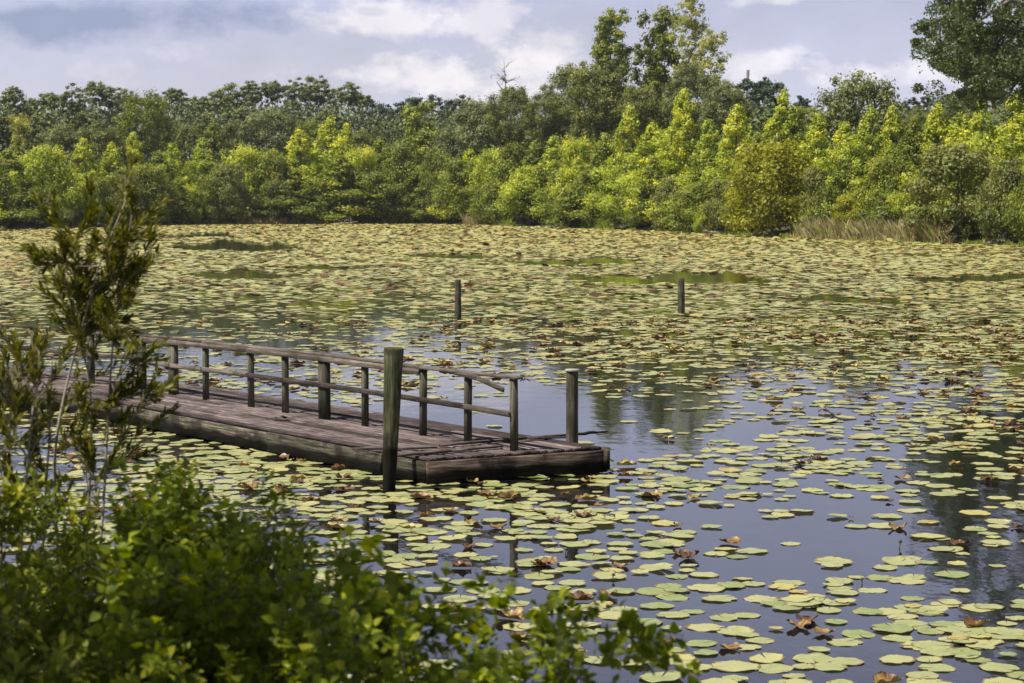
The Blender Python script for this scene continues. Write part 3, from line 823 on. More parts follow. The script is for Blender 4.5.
def make_crown(kind, H, W, rg, leaf=.3, n=7000, mat='green'):
    C = []; R = []
    nc = 90
    def addc(x, y, z, r): C.append((x, y, z)); R.append(r)
    if kind == 'spire':      # young sweetgum: pointed, feathery, leafy to the ground
        for _ in range(120):
            t = rg.random() ** 1.25; rad_ = W / 2 * 1.3 * (1 - t) ** .85 * (1 + .25 * math.sin(t * 23)) * (.5 + .5 * min(1, (t + .12) * 4))
            a = rg.uniform(0, 6.28); rr = rad_ * rg.uniform(.45, 1.0)
            addc(math.cos(a) * rr, math.sin(a) * rr, H * (.09 + .87 * t), max(.4, W * .125 * (1.15 - t * .8)) * rg.uniform(.7, 1.25))
        for _ in range(8):
            a = rg.uniform(0, 6.28); rr = W * rg.uniform(.05, .3); b = H * (1 - rr / W * 1.3)
            for q in range(4): addc(math.cos(a) * rr, math.sin(a) * rr, b - H * .05 + q * H * .022, W * .05 * (1.2 - q * .22))
        addc(0, 0, H * .97, W * .05); addc(0, 0, H * .93, W * .08)
    elif kind == 'bush':
        for _ in range(80):
            u = rg.random(); t = u; rad_ = W / 2 * (math.sin(min(1, t * 1.0 + .22) * math.pi * .88)) ** .6
            a = rg.uniform(0, 6.28); rr = rad_ * rg.uniform(.5, 1.0)
            addc(math.cos(a) * rr, math.sin(a) * rr, H * (.12 + .8 * t), W * .12 * rg.uniform(.6, 1.3))
        for _ in range(7):
            a = rg.uniform(0, 6.28); rr = W * rg.uniform(.0, .28)
            addc(math.cos(a) * rr, math.sin(a) * rr, H * rg.uniform(.92, .98), W * .07)
    elif kind == 'round':      # top of the crown at z = 0
        D_ = W * 1.15
        for _ in range(135):
            d = nrmz(rg.normal(0, 1, 3)); k = rg.uniform(.55, 1) ** .6
            k2 = 1 + .16 * math.sin(d[0] * 5 + d[1] * 4) 
            addc(d[0] * W / 2 * k * .92 * k2, d[1] * W / 2 * k * .92 * k2, -D_ / 2 + d[2] * D_ * .47 * k, W * .10 * rg.uniform(.55, 1.35))
        H = 1.0
    elif kind == 'tall':
        D_ = W * 2.1; ph = rg.uniform(0, 6.28, 4)
        for q in range(210):
            t = rg.random() ** .85; a = rg.uniform(0, 6.28)
            prof = math.sin(min(1, t * .8 + .10) * math.pi * .9) ** .55
            lump = 1 + .30 * math.sin(a * 2 + t * 9 + ph[0]) + .18 * math.sin(a * 3 - t * 17 + ph[1])
            rr = W / 2 * prof * lump * rg.uniform(.2, .95)
            addc(math.cos(a) * rr, math.sin(a) * rr, -W * .04 - t * D_, W * .085 * rg.uniform(.6, 1.5))
        H = 1.0
    elif kind == 'pine':
        ab = rg.uniform(.8, 1.25)
        for q in range(58):
            d = nrmz(rg.normal(0, 1, 3)); k = rg.uniform(.3, 1) ** .6; k2 = 1 + .25 * math.sin(d[0] * 4 + d[2] * 5 + q * .1)
            addc(d[0] * W / 2 * k * k2 * .85, d[1] * W / 2 * k * k2 * .85, -W * .48 * ab + d[2] * W * .42 * ab * k, W * .10 * rg.uniform(.7, 1.3))
        for q in range(24):
            a = rg.uniform(0, 6.28); rr = W * rg.uniform(.1, .42); addc(math.cos(a) * rr, math.sin(a) * rr, -W * rg.uniform(.9, 2.4), W * .07 * rg.uniform(.6, 1.4))
        H = 1.0
    C = np.array(C); R = np.array(R)
    w = R ** 2; w /= w.sum(); ci = rg.choice(len(C), n, p=w)
    d = nrmz(rg.normal(0, 1, (n, 3))); d[:, 2] = np.where(rg.random(n) < .3, np.abs(d[:, 2]), d[:, 2])
    k = np.abs(rg.normal(.72, .34, (n, 1)))
    flat = .55 if kind == 'pine' else .8
    P = C[ci] + d * R[ci][:, None] * k * np.array([1, 1, flat])
    # stray leaves soften the outline
    st = rg.random(n) < .06; P[st] += rg.normal(0, .5, (st.sum(), 3)) * R[ci][st][:, None]
    hang = kind in ('round', 'tall', 'pine')
    if not hang: P[:, 2] = np.maximum(P[:, 2], .05)
    Nn = nrmz(d * 1.0 + rg.normal(0, .36, (n, 3)) + np.array([0, 0, .3]))
    V, F = leaf_quads(P, Nn, leaf, rg, 1.5)
    clump_t = rg.normal(0, .17, len(C))
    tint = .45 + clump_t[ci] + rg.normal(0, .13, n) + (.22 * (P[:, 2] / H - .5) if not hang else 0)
    return np_mesh('crown', V, F, LEAF[mat], np.clip(tint, 0, 1))

def make_trunk(kind, H, W, rg, mat):
    mb = MB(); r0 = H * .016 + .05
    top = H * (.96 if kind in ('pine', 'spire') else .75)
    pts = []; rr = []
    bx, by = rg.normal(0, .02, 2)
    for i in range(8):
        t = i / 7; pts.append((math.sin(t * 3) * bx * H * .5, math.sin(t * 2.2) * by * H * .5, -.4 + t * (top + .4))); rr.append(r0 * (1.25 if i == 0 else 1) * (1 - .85 * t))
    mb.tube(pts, rr, 9, rough=.06)
    nl = 12 if kind in ('pine', 'tall', 'round') else 9
    lo = {'pine': .5, 'tall': .3, 'round': .22, 'bush': .08, 'spire': .12}[kind]
    for q in range(nl):
        t = lo + (.9 - lo) * q / nl; i = t * 7; p = np.array(pts[min(7, int(i))]); p[2] = -.4 + t * (top + .4)
        a = q * 2.4 + rg.uniform(-.4, .4); L_ = W * .42 * (1.1 - t * .6) * rg.uniform(.7, 1)
        rise = {'pine': .12, 'spire': .35, 'bush': .9, 'round': .6, 'tall': .9}[kind] * L_
        m_ = p + np.array([math.cos(a) * L_ * .5, math.sin(a) * L_ * .5, rise * .35]); e = p + np.array([math.cos(a) * L_, math.sin(a) * L_, rise])
        rb = r0 * (1 - .85 * t) * .5
        mb.tube([p, m_, e], [rb, rb * .6, rb * .2], 6)
    me_o = mb.build('trunk', mat); me = me_o.data; bpy.data.objects.remove(me_o)
    return me

TREE = {}
def variants(key, kind, H, W, mat, bark, leaf, n, cnt, seed):
    TREE[key] = [(kind, make_crown(kind, H, W, np.random.default_rng(seed + i), leaf, n, mat), make_trunk(kind, H, W, np.random.default_rng(seed + i + 50), bark), H, W) for i in range(cnt)]
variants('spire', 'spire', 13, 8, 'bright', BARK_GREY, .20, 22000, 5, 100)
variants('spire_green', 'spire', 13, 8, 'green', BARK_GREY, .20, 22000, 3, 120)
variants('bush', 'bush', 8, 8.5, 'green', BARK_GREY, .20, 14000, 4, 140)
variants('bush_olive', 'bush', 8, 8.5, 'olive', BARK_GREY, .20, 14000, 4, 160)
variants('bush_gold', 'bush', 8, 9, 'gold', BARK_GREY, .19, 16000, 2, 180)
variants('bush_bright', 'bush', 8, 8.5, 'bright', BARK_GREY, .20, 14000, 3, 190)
variants('round_grey', 'round', 16, 12, 'grey', BARK_GREY, .25, 24000, 3, 200)
variants('round_olive', 'round', 16, 12, 'olive', BARK_GREY, .25, 22000, 3, 220)
variants('round_green', 'round', 16, 12, 'green', BARK_GREY, .25, 16000, 3, 230)
variants('tall_green', 'tall', 24, 8, 'green', BARK_GREY, .26, 24000, 3, 240)
variants('tall_yellow', 'tall', 24, 8, 'yellow', BARK_PALE, .26, 10000, 2, 260)
variants('tall_grey', 'tall', 24, 8, 'grey', BARK_GREY, .36, 7500, 2, 270)
variants('pine', 'pine', 22, 8, 'pine', BARK_PINE, .28, 8000, 6, 280)
variants('pine_far', 'pine', 22, 9, 'far', BARK_PINE, .36, 7000, 3, 300)

def far_Y(px):
    """depth of far shore under picture column px"""
    az = px_az(px); return float(r_far(az)) * math.cos(rad(az))

cnt_ = {}
def tree(name, key, px, top, wpx, back, label, group=None, cat='tree', h_scale=1.0):
    Y = far_Y(px) + back
    q = at_y(px, top, Y); gz = float(ground_z(q.x, q.y)) - .1
    vs = TREE[key]; c = cnt_.get(key, 0); cnt_[key] = c + 1
    kind, crown, trunk, H, Wd = vs[c % len(vs)]
    sh = (q.z - gz) / H; sw = (wpx * Y / FPX) / Wd * (random.uniform(1.35, 1.8) if 'spire' in key else random.uniform(.85, 1.2) if 'pine' in key else random.uniform(1.0, 1.3))
    e = empty(name, (q.x, q.y, gz), random.uniform(0, 6.28)); tag(e, label, cat, group)
    t = mobj('trunk', trunk, e); cr = mobj('crown', crown, e)
    t.scale = (sw, sw, sh)
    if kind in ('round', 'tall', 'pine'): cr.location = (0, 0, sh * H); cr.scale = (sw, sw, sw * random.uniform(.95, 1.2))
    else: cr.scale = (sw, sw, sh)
    return e

# --- front row on the far shore, picked out one by one (px, top y, width px, setback m)
LFR = 'light green young trees along the left shore'
for (px, top, w, b, key) in [
 (-60, 145, 60, 6, 'spire'), (-25, 150, 55, 4, 'bush'), (7, 149, 48, 6, 'spire_green'), (42, 147, 55, 8, 'bush_bright'), (83, 137, 40, 7, 'spire'), (112, 141, 40, 9, 'spire'), (133, 131, 36, 12, 'spire'), (158, 150, 42, 7, 'spire_green'),
 (172, 142, 40, 10, 'spire'), (203, 137, 42, 9, 'spire'), (213, 119, 44, 16, 'spire_green'), (242, 149, 52, 8, 'bush_bright'), (270, 152, 46, 6, 'bush'), (299, 128, 42, 10, 'spire'), (330, 115, 46, 13, 'spire'), (347, 122, 38, 10, 'spire'), (379, 139, 40, 10, 'spire_green'), (362, 150, 40, 6, 'bush_bright')]:
    nm = {'spire': 'young_tree', 'spire_green': 'young_tree', 'bush': 'shrub', 'bush_bright': 'shrub'}[key]
    lab = {'spire': 'pointed light green young tree in the row along the left shore', 'spire_green': 'pointed mid green young tree in the row along the left shore',
           'bush': 'rounded mid green shrub between young trees on the left shore', 'bush_bright': 'broad yellow green bushy tree in the left shore row'}[key]
    tree(nm, key, px, top, w, b, lab, LFR + ' (' + key.replace('_', ' ') + ')')
for (px, top, w, b, key) in [
 (400, 146, 44, 5, 'bush'), (423, 128, 50, 9, 'spire_green'), (440, 150, 44, 4, 'bush'), (470, 148, 40, 9, 'spire'), (492, 150, 46, 6, 'bush_bright'), (515, 146, 46, 9, 'bush'), (537, 139, 44, 10, 'spire_green'), (554, 135, 40, 12, 'spire'), (578, 140, 46, 8, 'bush_bright'), (605, 132, 46, 10, 'spire_green'),
 (630, 104, 44, 16, 'spire'), (653, 121, 48, 12, 'spire'), (684, 87, 52, 18, 'spire'), (672, 125, 46, 10, 'spire'), (708, 118, 46, 12, 'spire'), (738, 103, 46, 15, 'spire'), (784, 88, 46, 20, 'spire')]:
    nm = 'shrub' if 'bush' in key else 'young_tree'
    lab = {'spire': 'pointed light green young tree in the middle of the far shore', 'spire_green': 'pointed mid green young tree in the middle of the far shore',
           'bush': 'rounded mid green shrub in the middle of the far shore', 'bush_bright': 'broad yellow green bushy tree in the middle of the far shore'}[key]
    tree(nm, key, px, top, w, b, lab, 'middle far shore (' + key.replace('_', ' ') + ')')
for (px, top, w, b, key) in [
 (758, 132, 46, 9, 'spire_green'), (818, 112, 50, 11, 'spire'), (845, 120, 50, 10, 'spire'), (872, 106, 48, 12, 'spire'), (893, 104, 44, 15, 'spire'), (915, 118, 50, 9, 'spire_green'), (938, 101, 54, 12, 'spire'), (962, 110, 50, 14, 'spire'), (983, 96, 50, 13, 'spire'), (1014, 92, 56, 12, 'spire'), (1050, 88, 60, 12, 'spire'), (1090, 95, 60, 8, 'spire_green'), (1130, 90, 60, 10, 'spire')]:
    lab = {'spire': 'pointed light green young tree in the row on the right shore', 'spire_green': 'pointed mid green young tree in the row on the right shore'}[key]
    tree('young_tree', key, px, top, w, b, lab, 'right shore row (' + key.replace('_', ' ') + ')')

# --- low growth at the water's edge
LOWLAB = {'bush': ('mid green', 'shrub'), 'bush_olive': ('dark olive', 'shrub'), 'bush_bright': ('yellow green', 'shrub'), 'spire_green': ('pointed green', 'young_tree')}
def low_row(x0, x1, where, tag_):
    x = x0
    while x < x1:
        key = random.choices(['bush', 'bush_olive', 'bush_bright', 'spire_green'], [4, 5, 1.6, 2])[0]
        w = random.uniform(30, 58); top = random.uniform(160, 202) if key != 'spire_green' else random.uniform(150, 180)
        adj, nm = LOWLAB[key]
        tree(nm, key, x, top, w, random.uniform(.3, 4.5), adj + (' shrub' if nm == 'shrub' else ' sapling') + ' close to the water ' + where, 'low growth %s (%s)' % (tag_, adj), 'shrub' if nm == 'shrub' else 'tree')
        x += w * random.uniform(.45, .85)
low_row(-60, 385, 'below the left shore trees', 'left')
low_row(395, 735, 'in the middle of the far shore', 'middle')
tree('shrub', 'bush_gold', 773, 144, 92, 2, 'large golden yellow rounded shrub at the water edge', None, 'shrub')
tree('shrub', 'bush_bright', 703, 205, 22, -1, 'small pale green shrub at the foot of the golden shrub', None, 'shrub')
tree('shrub', 'bush_olive', 818, 168, 40, 5, 'dark shrub in the gap right of the golden shrub', None, 'shrub')
tree('shrub', 'bush', 845, 160, 46, 8, 'mid green shrub above the yellow bush and dry reeds', None, 'shrub')
tree('shrub', 'bush', 885, 158, 50, 9, 'mid green shrub above the pale bush by the dry reeds', None, 'shrub')
tree('shrub', 'bush_gold', 858, 192, 56, 5.5, 'low yellow shrub directly behind the dry reeds', None, 'shrub')
tree('shrub', 'bush_bright', 903, 194, 34, 5.5, 'low light green shrub behind the right end of the dry reeds', None, 'shrub')
tree('shrub', 'bush_olive', 958, 145, 84, 3, 'largest dark olive shrub on the right shore beside the dry reeds', None, 'shrub')
tree('shrub', 'bush_olive', 1008, 160, 60, 2, 'dark olive shrub leaning over the water at the right edge', None, 'shrub')
tree('shrub', 'bush', 1050, 160, 70, 2, 'green shrub beyond the right edge of the row', None, 'shrub')
tree('shrub', 'bush_olive', 1100, 160, 70, 2, 'olive shrub farthest right on the shore', None, 'shrub')

# --- second row
SEC = [
 (20, 114, 34, 26, 'tall_yellow', 'thin yellow green tree in front of the pines at the far left'),
 (60, 125, 50, 24, 'round_grey', 'grey green rounded tree behind the left shore row, leftmost'),
 (143, 91, 52, 26, 'round_green', 'dark green broad tree standing above the left shore row'),
 (100, 122, 44, 24, 'round_olive', 'olive rounded tree left of the dark broad tree'),
 (186, 122, 44, 28, 'round_olive', 'olive rounded tree right of the dark broad tree'),
 (269, 105, 62, 28, 'round_grey', 'grey green rounded tree behind the left middle of the row'),
 (232, 118, 46, 34, 'round_olive', 'olive tree beside the grey rounded tree under the pines'),
 (310, 118, 44, 30, 'round_green', 'green rounded tree left of the tallest left shore saplings'),
 (365, 128, 44, 30, 'round_olive', 'olive tree in the dip of the tree line'),
 (422, 104, 50, 22, 'tall_green', 'yellow tipped green tree right of the dip in the tree line'),
 (450, 130, 46, 18, 'round_grey', 'low grey tree in front of the grey green dome'),
 (480, 101, 56, 26, 'round_grey', 'grey green domed tree left of the dead topped tree'),
 (512, 84, 44, 24, 'round_olive', 'olive tree round the foot of the bare snag'),
 (545, 92, 46, 26, 'round_olive', 'olive yellow tree right of the dead topped tree'),
 (572, 62, 46, 40, 'round_grey', 'grey green tree behind the yellow olive dome'),
 (597, 62, 66, 32, 'round_olive', 'large yellow olive domed tree left of the two tall trees'),
 (611, 9, 50, 46, 'tall_green', 'tall dark green tree, left of the two tallest on the far shore'),
 (657, 11, 50, 44, 'tall_green', 'tall green tree between the tall dark tree and the yellow one'),
 (690, -6, 44, 48, 'tall_yellow', 'tallest pale yellow green airy tree cut by the top edge'),
 (712, 30, 34, 46, 'tall_yellow', 'shorter pale yellow tree right of the tallest yellow one'),
 (640, 84, 50, 30, 'round_olive', 'olive rounded tree below the two tall trees'),
 (688, 64, 46, 34, 'round_grey', 'dark grey green tree in front of the yellow trees'),
 (726, 84, 50, 28, 'round_grey', 'grey green rounded tree right of the yellow trees'),
 (808, 105, 40, 26, 'round_green', 'green tree in the gap left of the big grey dome'),
 (860, 69, 92, 34, 'round_grey', 'largest grey green domed tree above the right shore row'),
 (925, 105, 44, 26, 'round_olive', 'olive tree right of the largest grey green dome'),
 (962, 92, 40, 30, 'round_grey', 'grey tree under the overhanging oak foliage'),
 (1030, 88, 60, 30, 'round_grey', 'grey tree behind the right edge of the row'),
 (1090, 80, 70, 30, 'round_green', 'green tree behind the row right of the oak'),
 (-40, 110, 60, 30, 'round_grey', 'grey tree behind the row left of the yellow tree')]
for (px, top, w, b, key, lab) in SEC: tree('tree', key, px, top, w, b, lab)

# --- pines behind
for (px, top, w, b) in [(-70, 84, 30, 60), (-45, 92, 30, 64), (-20, 80, 30, 62), (13, 84, 30, 60), (30, 96, 24, 70), (49, 90, 24, 66), (71, 80, 32, 58), (95, 79, 26, 62), (112, 84, 22, 70), (124, 87, 22, 60), (158, 92, 26, 72), (174, 86, 22, 64),
  (184, 90, 24, 75), (200, 94, 30, 70), (218, 88, 24, 76), (230, 80, 38, 64), (253, 79, 32, 68), (272, 78, 24, 62), (293, 75, 28, 66), (305, 84, 22, 74), (316, 72, 26, 62), (334, 87, 24, 70), (348, 80, 26, 64), (362, 92, 24, 74), (8, 108, 30, 52), (40, 112, 34, 50), (85, 108, 30, 50), (165, 112, 30, 50), (205, 110, 34, 52), (245, 104, 30, 52), (290, 104, 30, 52), (330, 106, 30, 50)]:
    tree('pine_tree', 'pine', px, top, w, b, 'dark tufted pine rising behind the trees of the left shore', 'pines behind the left shore', 'pine tree')
for (px, top, w, b) in [(379, 97, 36, 100), (398, 101, 34, 110), (415, 93, 34, 105), (438, 92, 34, 108), (462, 93, 36, 104), (388, 112, 36, 90), (426, 108, 36, 95), (450, 108, 36, 95), (480, 104, 30, 100)]:
    tree('pine_tree', 'pine_far', px, top, w, b, 'blue dark pine seen through the dip left of the dead topped tree', 'far pines in the dip of the tree line', 'pine tree')
for (px, top, w, b) in [(750, 76, 26, 80), (764, 75, 26, 84), (776, 79, 24, 82), (802, 94, 22, 90), (760, 92, 40, 76), (735, 92, 30, 80)]:
    tree('pine_tree', 'pine_far', px, top, w, b, 'dark far pine left of the big grey domed tree', 'far pines right of the yellow trees', 'pine tree')
for (px, top, w, b) in [(910, 96, 20, 110), (927, 93, 18, 115), (944, 90, 24, 100), (975, 82, 34, 90), (1000, 86, 30, 95)]:
    tree('pine_tree', 'pine_far', px, top, w, b, 'small far pine top right of the big grey domed tree', 'far pines near the right edge', 'pine tree')

# dead top snag and distant bare pole-like trunk
def snag(px, top, base_back, r, label, branches):
    Y = far_Y(px) + base_back; q = at_y(px, top, Y); gz = float(ground_z(q.x, q.y))
    e = empty('dead_tree', (q.x, q.y, gz)); tag(e, label, 'dead tree'); H = q.z - gz
    mb = MB(); mb.tube([(0, 0, -.3), (.2, 0, H * .4), (-.1, 0, H * .75), (-.5 if branches else 0, 0, H)], [r * 1.3, r, r * .6, r * .15 if branches else r * .8], 8, rough=.1)
    mb.build('trunk', BARK_GREY, e, True)
    mb = MB(); rg = np.random.default_rng(3)
    for k in range(branches):
        t = rg.uniform(.66, .97); a = rg.uniform(0, 6.28); L_ = rg.uniform(1.2, 3.4) * (1.15 - t)*3
        p = np.array([-.3 * (t - .5), 0, H * t]); m_ = p + np.array([math.cos(a) * L_ * .5, math.sin(a) * L_ * .5, L_ * rg.uniform(.0, .5)]); f = p + np.array([math.cos(a) * L_, math.sin(a) * L_, L_ * rg.uniform(-.3, .6)])
        mb.tube([p, m_, f], [r * .35, r * .22, r * .08], 5)
        for z in range(4):
            g = f + rg.normal(0, .5, 3); mb.tube([m_ if z % 2 else f, g], [r * .12, r * .04], 4)
    if branches: mb.build('branch', BARK_GREY, e)
def driftwood(px, py, L_, ang, label):
    p = at_h(px, py, .05); e = empty('driftwood', (p.x, p.y, 0), ang); tag(e, label, 'driftwood')
    rg = np.random.default_rng(int(px)); mb = MB()
    mb.tube([(-L_ / 2, 0, .05), (-L_ * .1, .1, .28), (L_ * .25, -.05, .35), (L_ / 2, .1, .6)], [.14, .13, .10, .05], 9, rough=.1); mb.build('log', BARK_PALE, e, True)
    mb = MB()
    for k in range(5):
        x = rg.uniform(-.2, .45) * L_; mb.tube([(x, 0, .25), (x + rg.uniform(-.4, .6), rg.uniform(-.5, .5), .7), (x + rg.uniform(-.8, 1.1), rg.uniform(-.8, .8), rg.uniform(.8, 1.5))], [.05, .035, .012], 5)
    mb.build('branch', BARK_PALE, e)
driftwood(1003, 244.5, 4.2, .3, 'pale driftwood log lying at the water edge under the right dark shrub')
driftwood(716, 234.6, 3.0, 2.8, 'grey fallen branch at the water edge left of the golden shrub')
driftwood(344, 224.8, 4.5, .2, 'dark fallen branch at the far water edge below the dip in the tree line')
snag(507, 60, 23, .22, 'dead bare tree top sticking out of the olive trees', 16)
snag(748, 70, 95, .30, 'bare straight trunk rising from the far pines', 0)

# overhanging oak at the right
def oak():
    rg = np.random.default_rng(77); Y = 138.0
    base = at_y(1112, 246, Y); gz = float(ground_z(base.x, base.y))
    e = empty('oak_tree', (base.x, base.y, gz)); tag(e, 'huge dark green oak overhanging the top right corner', 'oak tree')
    ppm = FPX / Y
    def L(px, py, dy=0): q = at_y(px, py, Y + dy); return np.array([q.x - base.x, q.y - base.y, q.z - gz])
    mb = MB()
    mb.tube([(0, 0, -.4), (0, 0, 6), L(1108, 60), L(1100, -40), L(1090, -130)], [.7, .6, .5, .35, .15], 12, rough=.06)
    limbs = []
    for (a, b, c, dy) in [((1108, 60), (1050, 20), (985, -10), 0), ((1108, 70), (1030, 45), (975, 70), 1), ((1105, 30), (1010, 0), (950, 40), -3), ((1100, -20), (1020, -60), (960, -90), 2), ((1100, -40), (1060, -110), (1020, -160), -2),
                          ((1108, 50), (1060, 40), (1010, 90), -3), ((1100, 0), (1050, 0), (1005, 20), 5), ((1100, -60), (1150, -110), (1200, -130), 0), ((1108, 40), (1160, 0), (1220, -20), 2), ((1105, 10), (1090, -20), (1080, -60), -8), ((1105, 20), (1110, -20), (1120, -70), 9)]:
        p = [L(*a), L(*b, dy), L(*c, dy * 1.5)]; mb.tube(p, [.28, .17, .05], 7); limbs.append(p)
    mb.build('trunk', BARK_GREY, e, True)
    C = []; R = []
    spots = [(958, 8), (975, 25), (990, 5), (1010, 20), (1035, 10), (948, -15), (965, -45), (1000, -30), (940, 28), (955, 45), (975, 55), (1000, 50), (1020, 45), (1045, 40), (985, 80), (1000, 72), (1020, 75), (1040, 65), (970, 82), (1060, 60), (990, -70), (1030, -60), (1060, -30), (1010, -110), (1050, -100), (1090, -80), (1030, -150), (1080, -140), (1120, -120), (1150, -60), (1180, -20), (1200, -90), (1140, 20), (1190, 30), (1100, 30), (1015, 92), (1075, 20), (1120, -20), (945, 10), (962, 65), (1160, -120), (932, 42), (1050, 80), (1110, 60)]
    spots = [(max(px, 962), py) for px, py in spots]
    for (px, py) in spots:
        for dy in (-6, 0, 6):
            if rg.random() < .12: continue
            c = L(px + rg.normal(0, 9), py + rg.normal(0, 7), dy + rg.normal(0, 2))
            for _ in range(5): C.append(c + rg.normal(0, 1.15, 3) * np.array([1, 1.2, .8])); R.append(rg.uniform(.35, .85))
    C = np.array(C); R = np.array(R); n = 100000
    ci = rg.integers(0, len(C), n); d = nrmz(rg.normal(0, 1, (n, 3))); P = C[ci] + d * R[ci][:, None] * rg.uniform(.3, 1, (n, 1)) ** .5 * np.array([1, 1, .85])
    st = rg.random(n) < .07; P[st] += rg.normal(0, .35, (st.sum(), 3))
    V, F = leaf_quads(P, nrmz(d * .5 + rg.normal(0, .6, (n, 3))), .135, rg, 1.8)
    mobj('crown', np_mesh('crown', V, F, LEAF['dark'], np.clip(.45 + rg.normal(0, .18, n), 0, 1)), e)
oak()

# --- dark understorey filling the wood behind the front rows, many stems: one mass far off
def wood_mass(name, n, b0, b1, prof, mat, size, label, seed):
    rg = np.random.default_rng(seed)
    px = rg.uniform(-120, 1160, n); b = rg.uniform(b0, b1, n)
    az = np.degrees(np.arctan((px - 512) / FPX)); Yf = r_far(az) * np.cos(np.radians(az)); Y = Yf + b
    X = (px - 512) / FPX * Y * .998; G = ground_z(X, Y)
    top = np.interp(px, [p[0] for p in prof], [p[1] for p in prof]) + 7 * np.sin(px * .13 + b * .2) + 4 * np.sin(px * .37 + b)
    hmax = np.maximum(2, (HOR - top) / FPX * Y + CAMH - G)
    Z = G + hmax * rg.random(n) ** .6
    P = np.stack([X, Y, Z], 1); Nn = nrmz(rg.normal(0, .7, (n, 3)) + np.array([0, -.3, .5]))
    V, F = leaf_quads(P, Nn, size, rg, 1.3)
    o = mobj(name, np_mesh(name, V, F, LEAF[mat], np.clip(rg.normal(.12, .12, n), 0, 1)))  # low leaf tint: shade of the gaps between trees put into the colour
    tag(o, label, 'undergrowth', kind='stuff')
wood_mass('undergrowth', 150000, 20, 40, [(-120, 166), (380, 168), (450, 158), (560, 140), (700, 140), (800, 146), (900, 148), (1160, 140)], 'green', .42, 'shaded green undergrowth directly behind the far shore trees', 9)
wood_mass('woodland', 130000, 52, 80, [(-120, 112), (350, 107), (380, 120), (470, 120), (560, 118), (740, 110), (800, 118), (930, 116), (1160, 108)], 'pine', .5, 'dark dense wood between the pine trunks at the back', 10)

# --- shore grasses
def blades(name, specs, mat, label, group=None, kind='stuff', cat='grass', seed=1):
    rg = np.random.default_rng(seed); Vs = []; n = 0; T = []
    for (px0, px1, b0, b1, h, cnt, w) in specs:
        px = rg.uniform(px0, px1, cnt); az = np.degrees(np.arctan((px - 512) / FPX)); Y = r_far(az) * np.cos(np.radians(az)) + rg.uniform(b0, b1, cnt)
        X = (px - 512) / FPX * Y * .998; Z = np.maximum(ground_z(X, Y), 0) - .03
        hh = h * rg.uniform(.5, 1.1, cnt) * (.75 + .25 * np.sin(px * .45) + .15 * np.sin(px * 1.3))
        lx = rg.normal(0, .3, cnt) * hh; ly = rg.normal(0, .2, cnt) * hh; a = rg.uniform(0, 3.14, cnt); ww = w * rg.uniform(.6, 1.3, cnt)
        cx, sx = np.cos(a) * ww, np.sin(a) * ww
        V = np.stack([np.stack([X - cx, Y - sx, Z], 1), np.stack([X + cx, Y + sx, Z], 1), np.stack([X + lx * .45 + cx * .7, Y + ly * .45 + sx * .7, Z + hh * .6], 1), np.stack([X + lx, Y + ly, Z + hh], 1)], 1)
        Vs.append(V.reshape(-1, 3)); T.append(np.clip(rg.normal(.5, .2, cnt), 0, 1))
    V = np.concatenate(Vs); F = np.arange(len(V)).reshape(-1, 4)
    o = mobj(name, np_mesh(name, V, F, mat, np.concatenate(T))); tag(o, label, cat, group, kind)
DRY = leaf_mat('dry_reed', [(0, (.17, .14, .05)), (.5, (.38, .32, .16)), (1, (.58, .52, .30))], .25)
GRN = leaf_mat('shore_grass', [(0, (.10, .13, .02)), (.5, (.22, .28, .035)), (1, (.36, .38, .08))], .3)
blades('dry_reeds', [(800, 940, -1.0, 4, 2.0, 9000, .04), (790, 952, -1.4, 3, 1.2, 5000, .04)], DRY, 'stand of dry tan reeds on the right shore below the yellow shrub', cat='reeds', seed=2)
blades('dry_grass', [(240, 330, -.5, 1.5, 1.3, 2200, .06), (384, 412, -.5, 2, 2.2, 1300, .06), (464, 492, -.5, 2, 1.9, 1300, .06), (0, 240, -.3, .8, .7, 2500, .06), (330, 384, -.3, .8, .8, 900, .06)], DRY, 'pale dry grass fringe along the left and middle far shore', seed=3)
blades('shore_grass', [(560, 612, -1, 2, 1.4, 2600, .06), (488, 515, -.5, 1.5, 1.3, 800, .06), (612, 800, -.4, .8, .6, 2400, .05), (945, 1130, -.3, .6, .6, 1500, .05), (790, 945, -1.6, -.4, .5, 1400, .05), (795, 945, -.8, 4, 1.7, 4000, .05)], GRN, 'bright green grass at the foot of the far shore shrubs', seed=4)
# ------------------------------------------------------------------ FOREGROUND PLANTS
def leaf_mesh_pts(kind):
    """one leaf lying along +X, unit length, normal +Z: verts, quads"""
    if kind == 'lance':
        xs = [0, .3, .65, 1]; ws = [.02, .10, .095, .0]
    elif kind == 'round':
        xs = [0, .22, .55, 1]; ws = [.05, .42, .36, .0]
    else:
        xs = [0, .25, .65, 1]; ws = [.03, .24, .22, .0]
    V = []
    for i, (x, w) in enumerate(zip(xs, ws)):
        z = -.10 * x * x
        V += [(x, -w, z + w * .25), (x, 0, z), (x, w, z + w * .25)]
    F = []
    for i in range(3):
        b = i * 3
        F += [(b, b+3, b+4, b+1), (b+1, b+4, b+5, b+2)]
    return np.array(V), np.array(F)

def place_leaves(P, D, N, S, kind):
    V0, F0 = leaf_mesh_pts(kind)
    D = nrmz(D); N = nrmz(N - D * (N * D).sum(1, keepdims=True)); B = np.cross(N, D)
    n = len(P)
    V = P[:, None] + S[:, None, None] * (V0[None, :, 0:1] * D[:, None] + V0[None, :, 1:2] * B[:, None] + V0[None, :, 2:3] * N[:, None])
    F = F0[None] + (np.arange(n) * len(V0))[:, None, None]
    return V.reshape(-1, 3), F.reshape(-1, 4), len(F0)

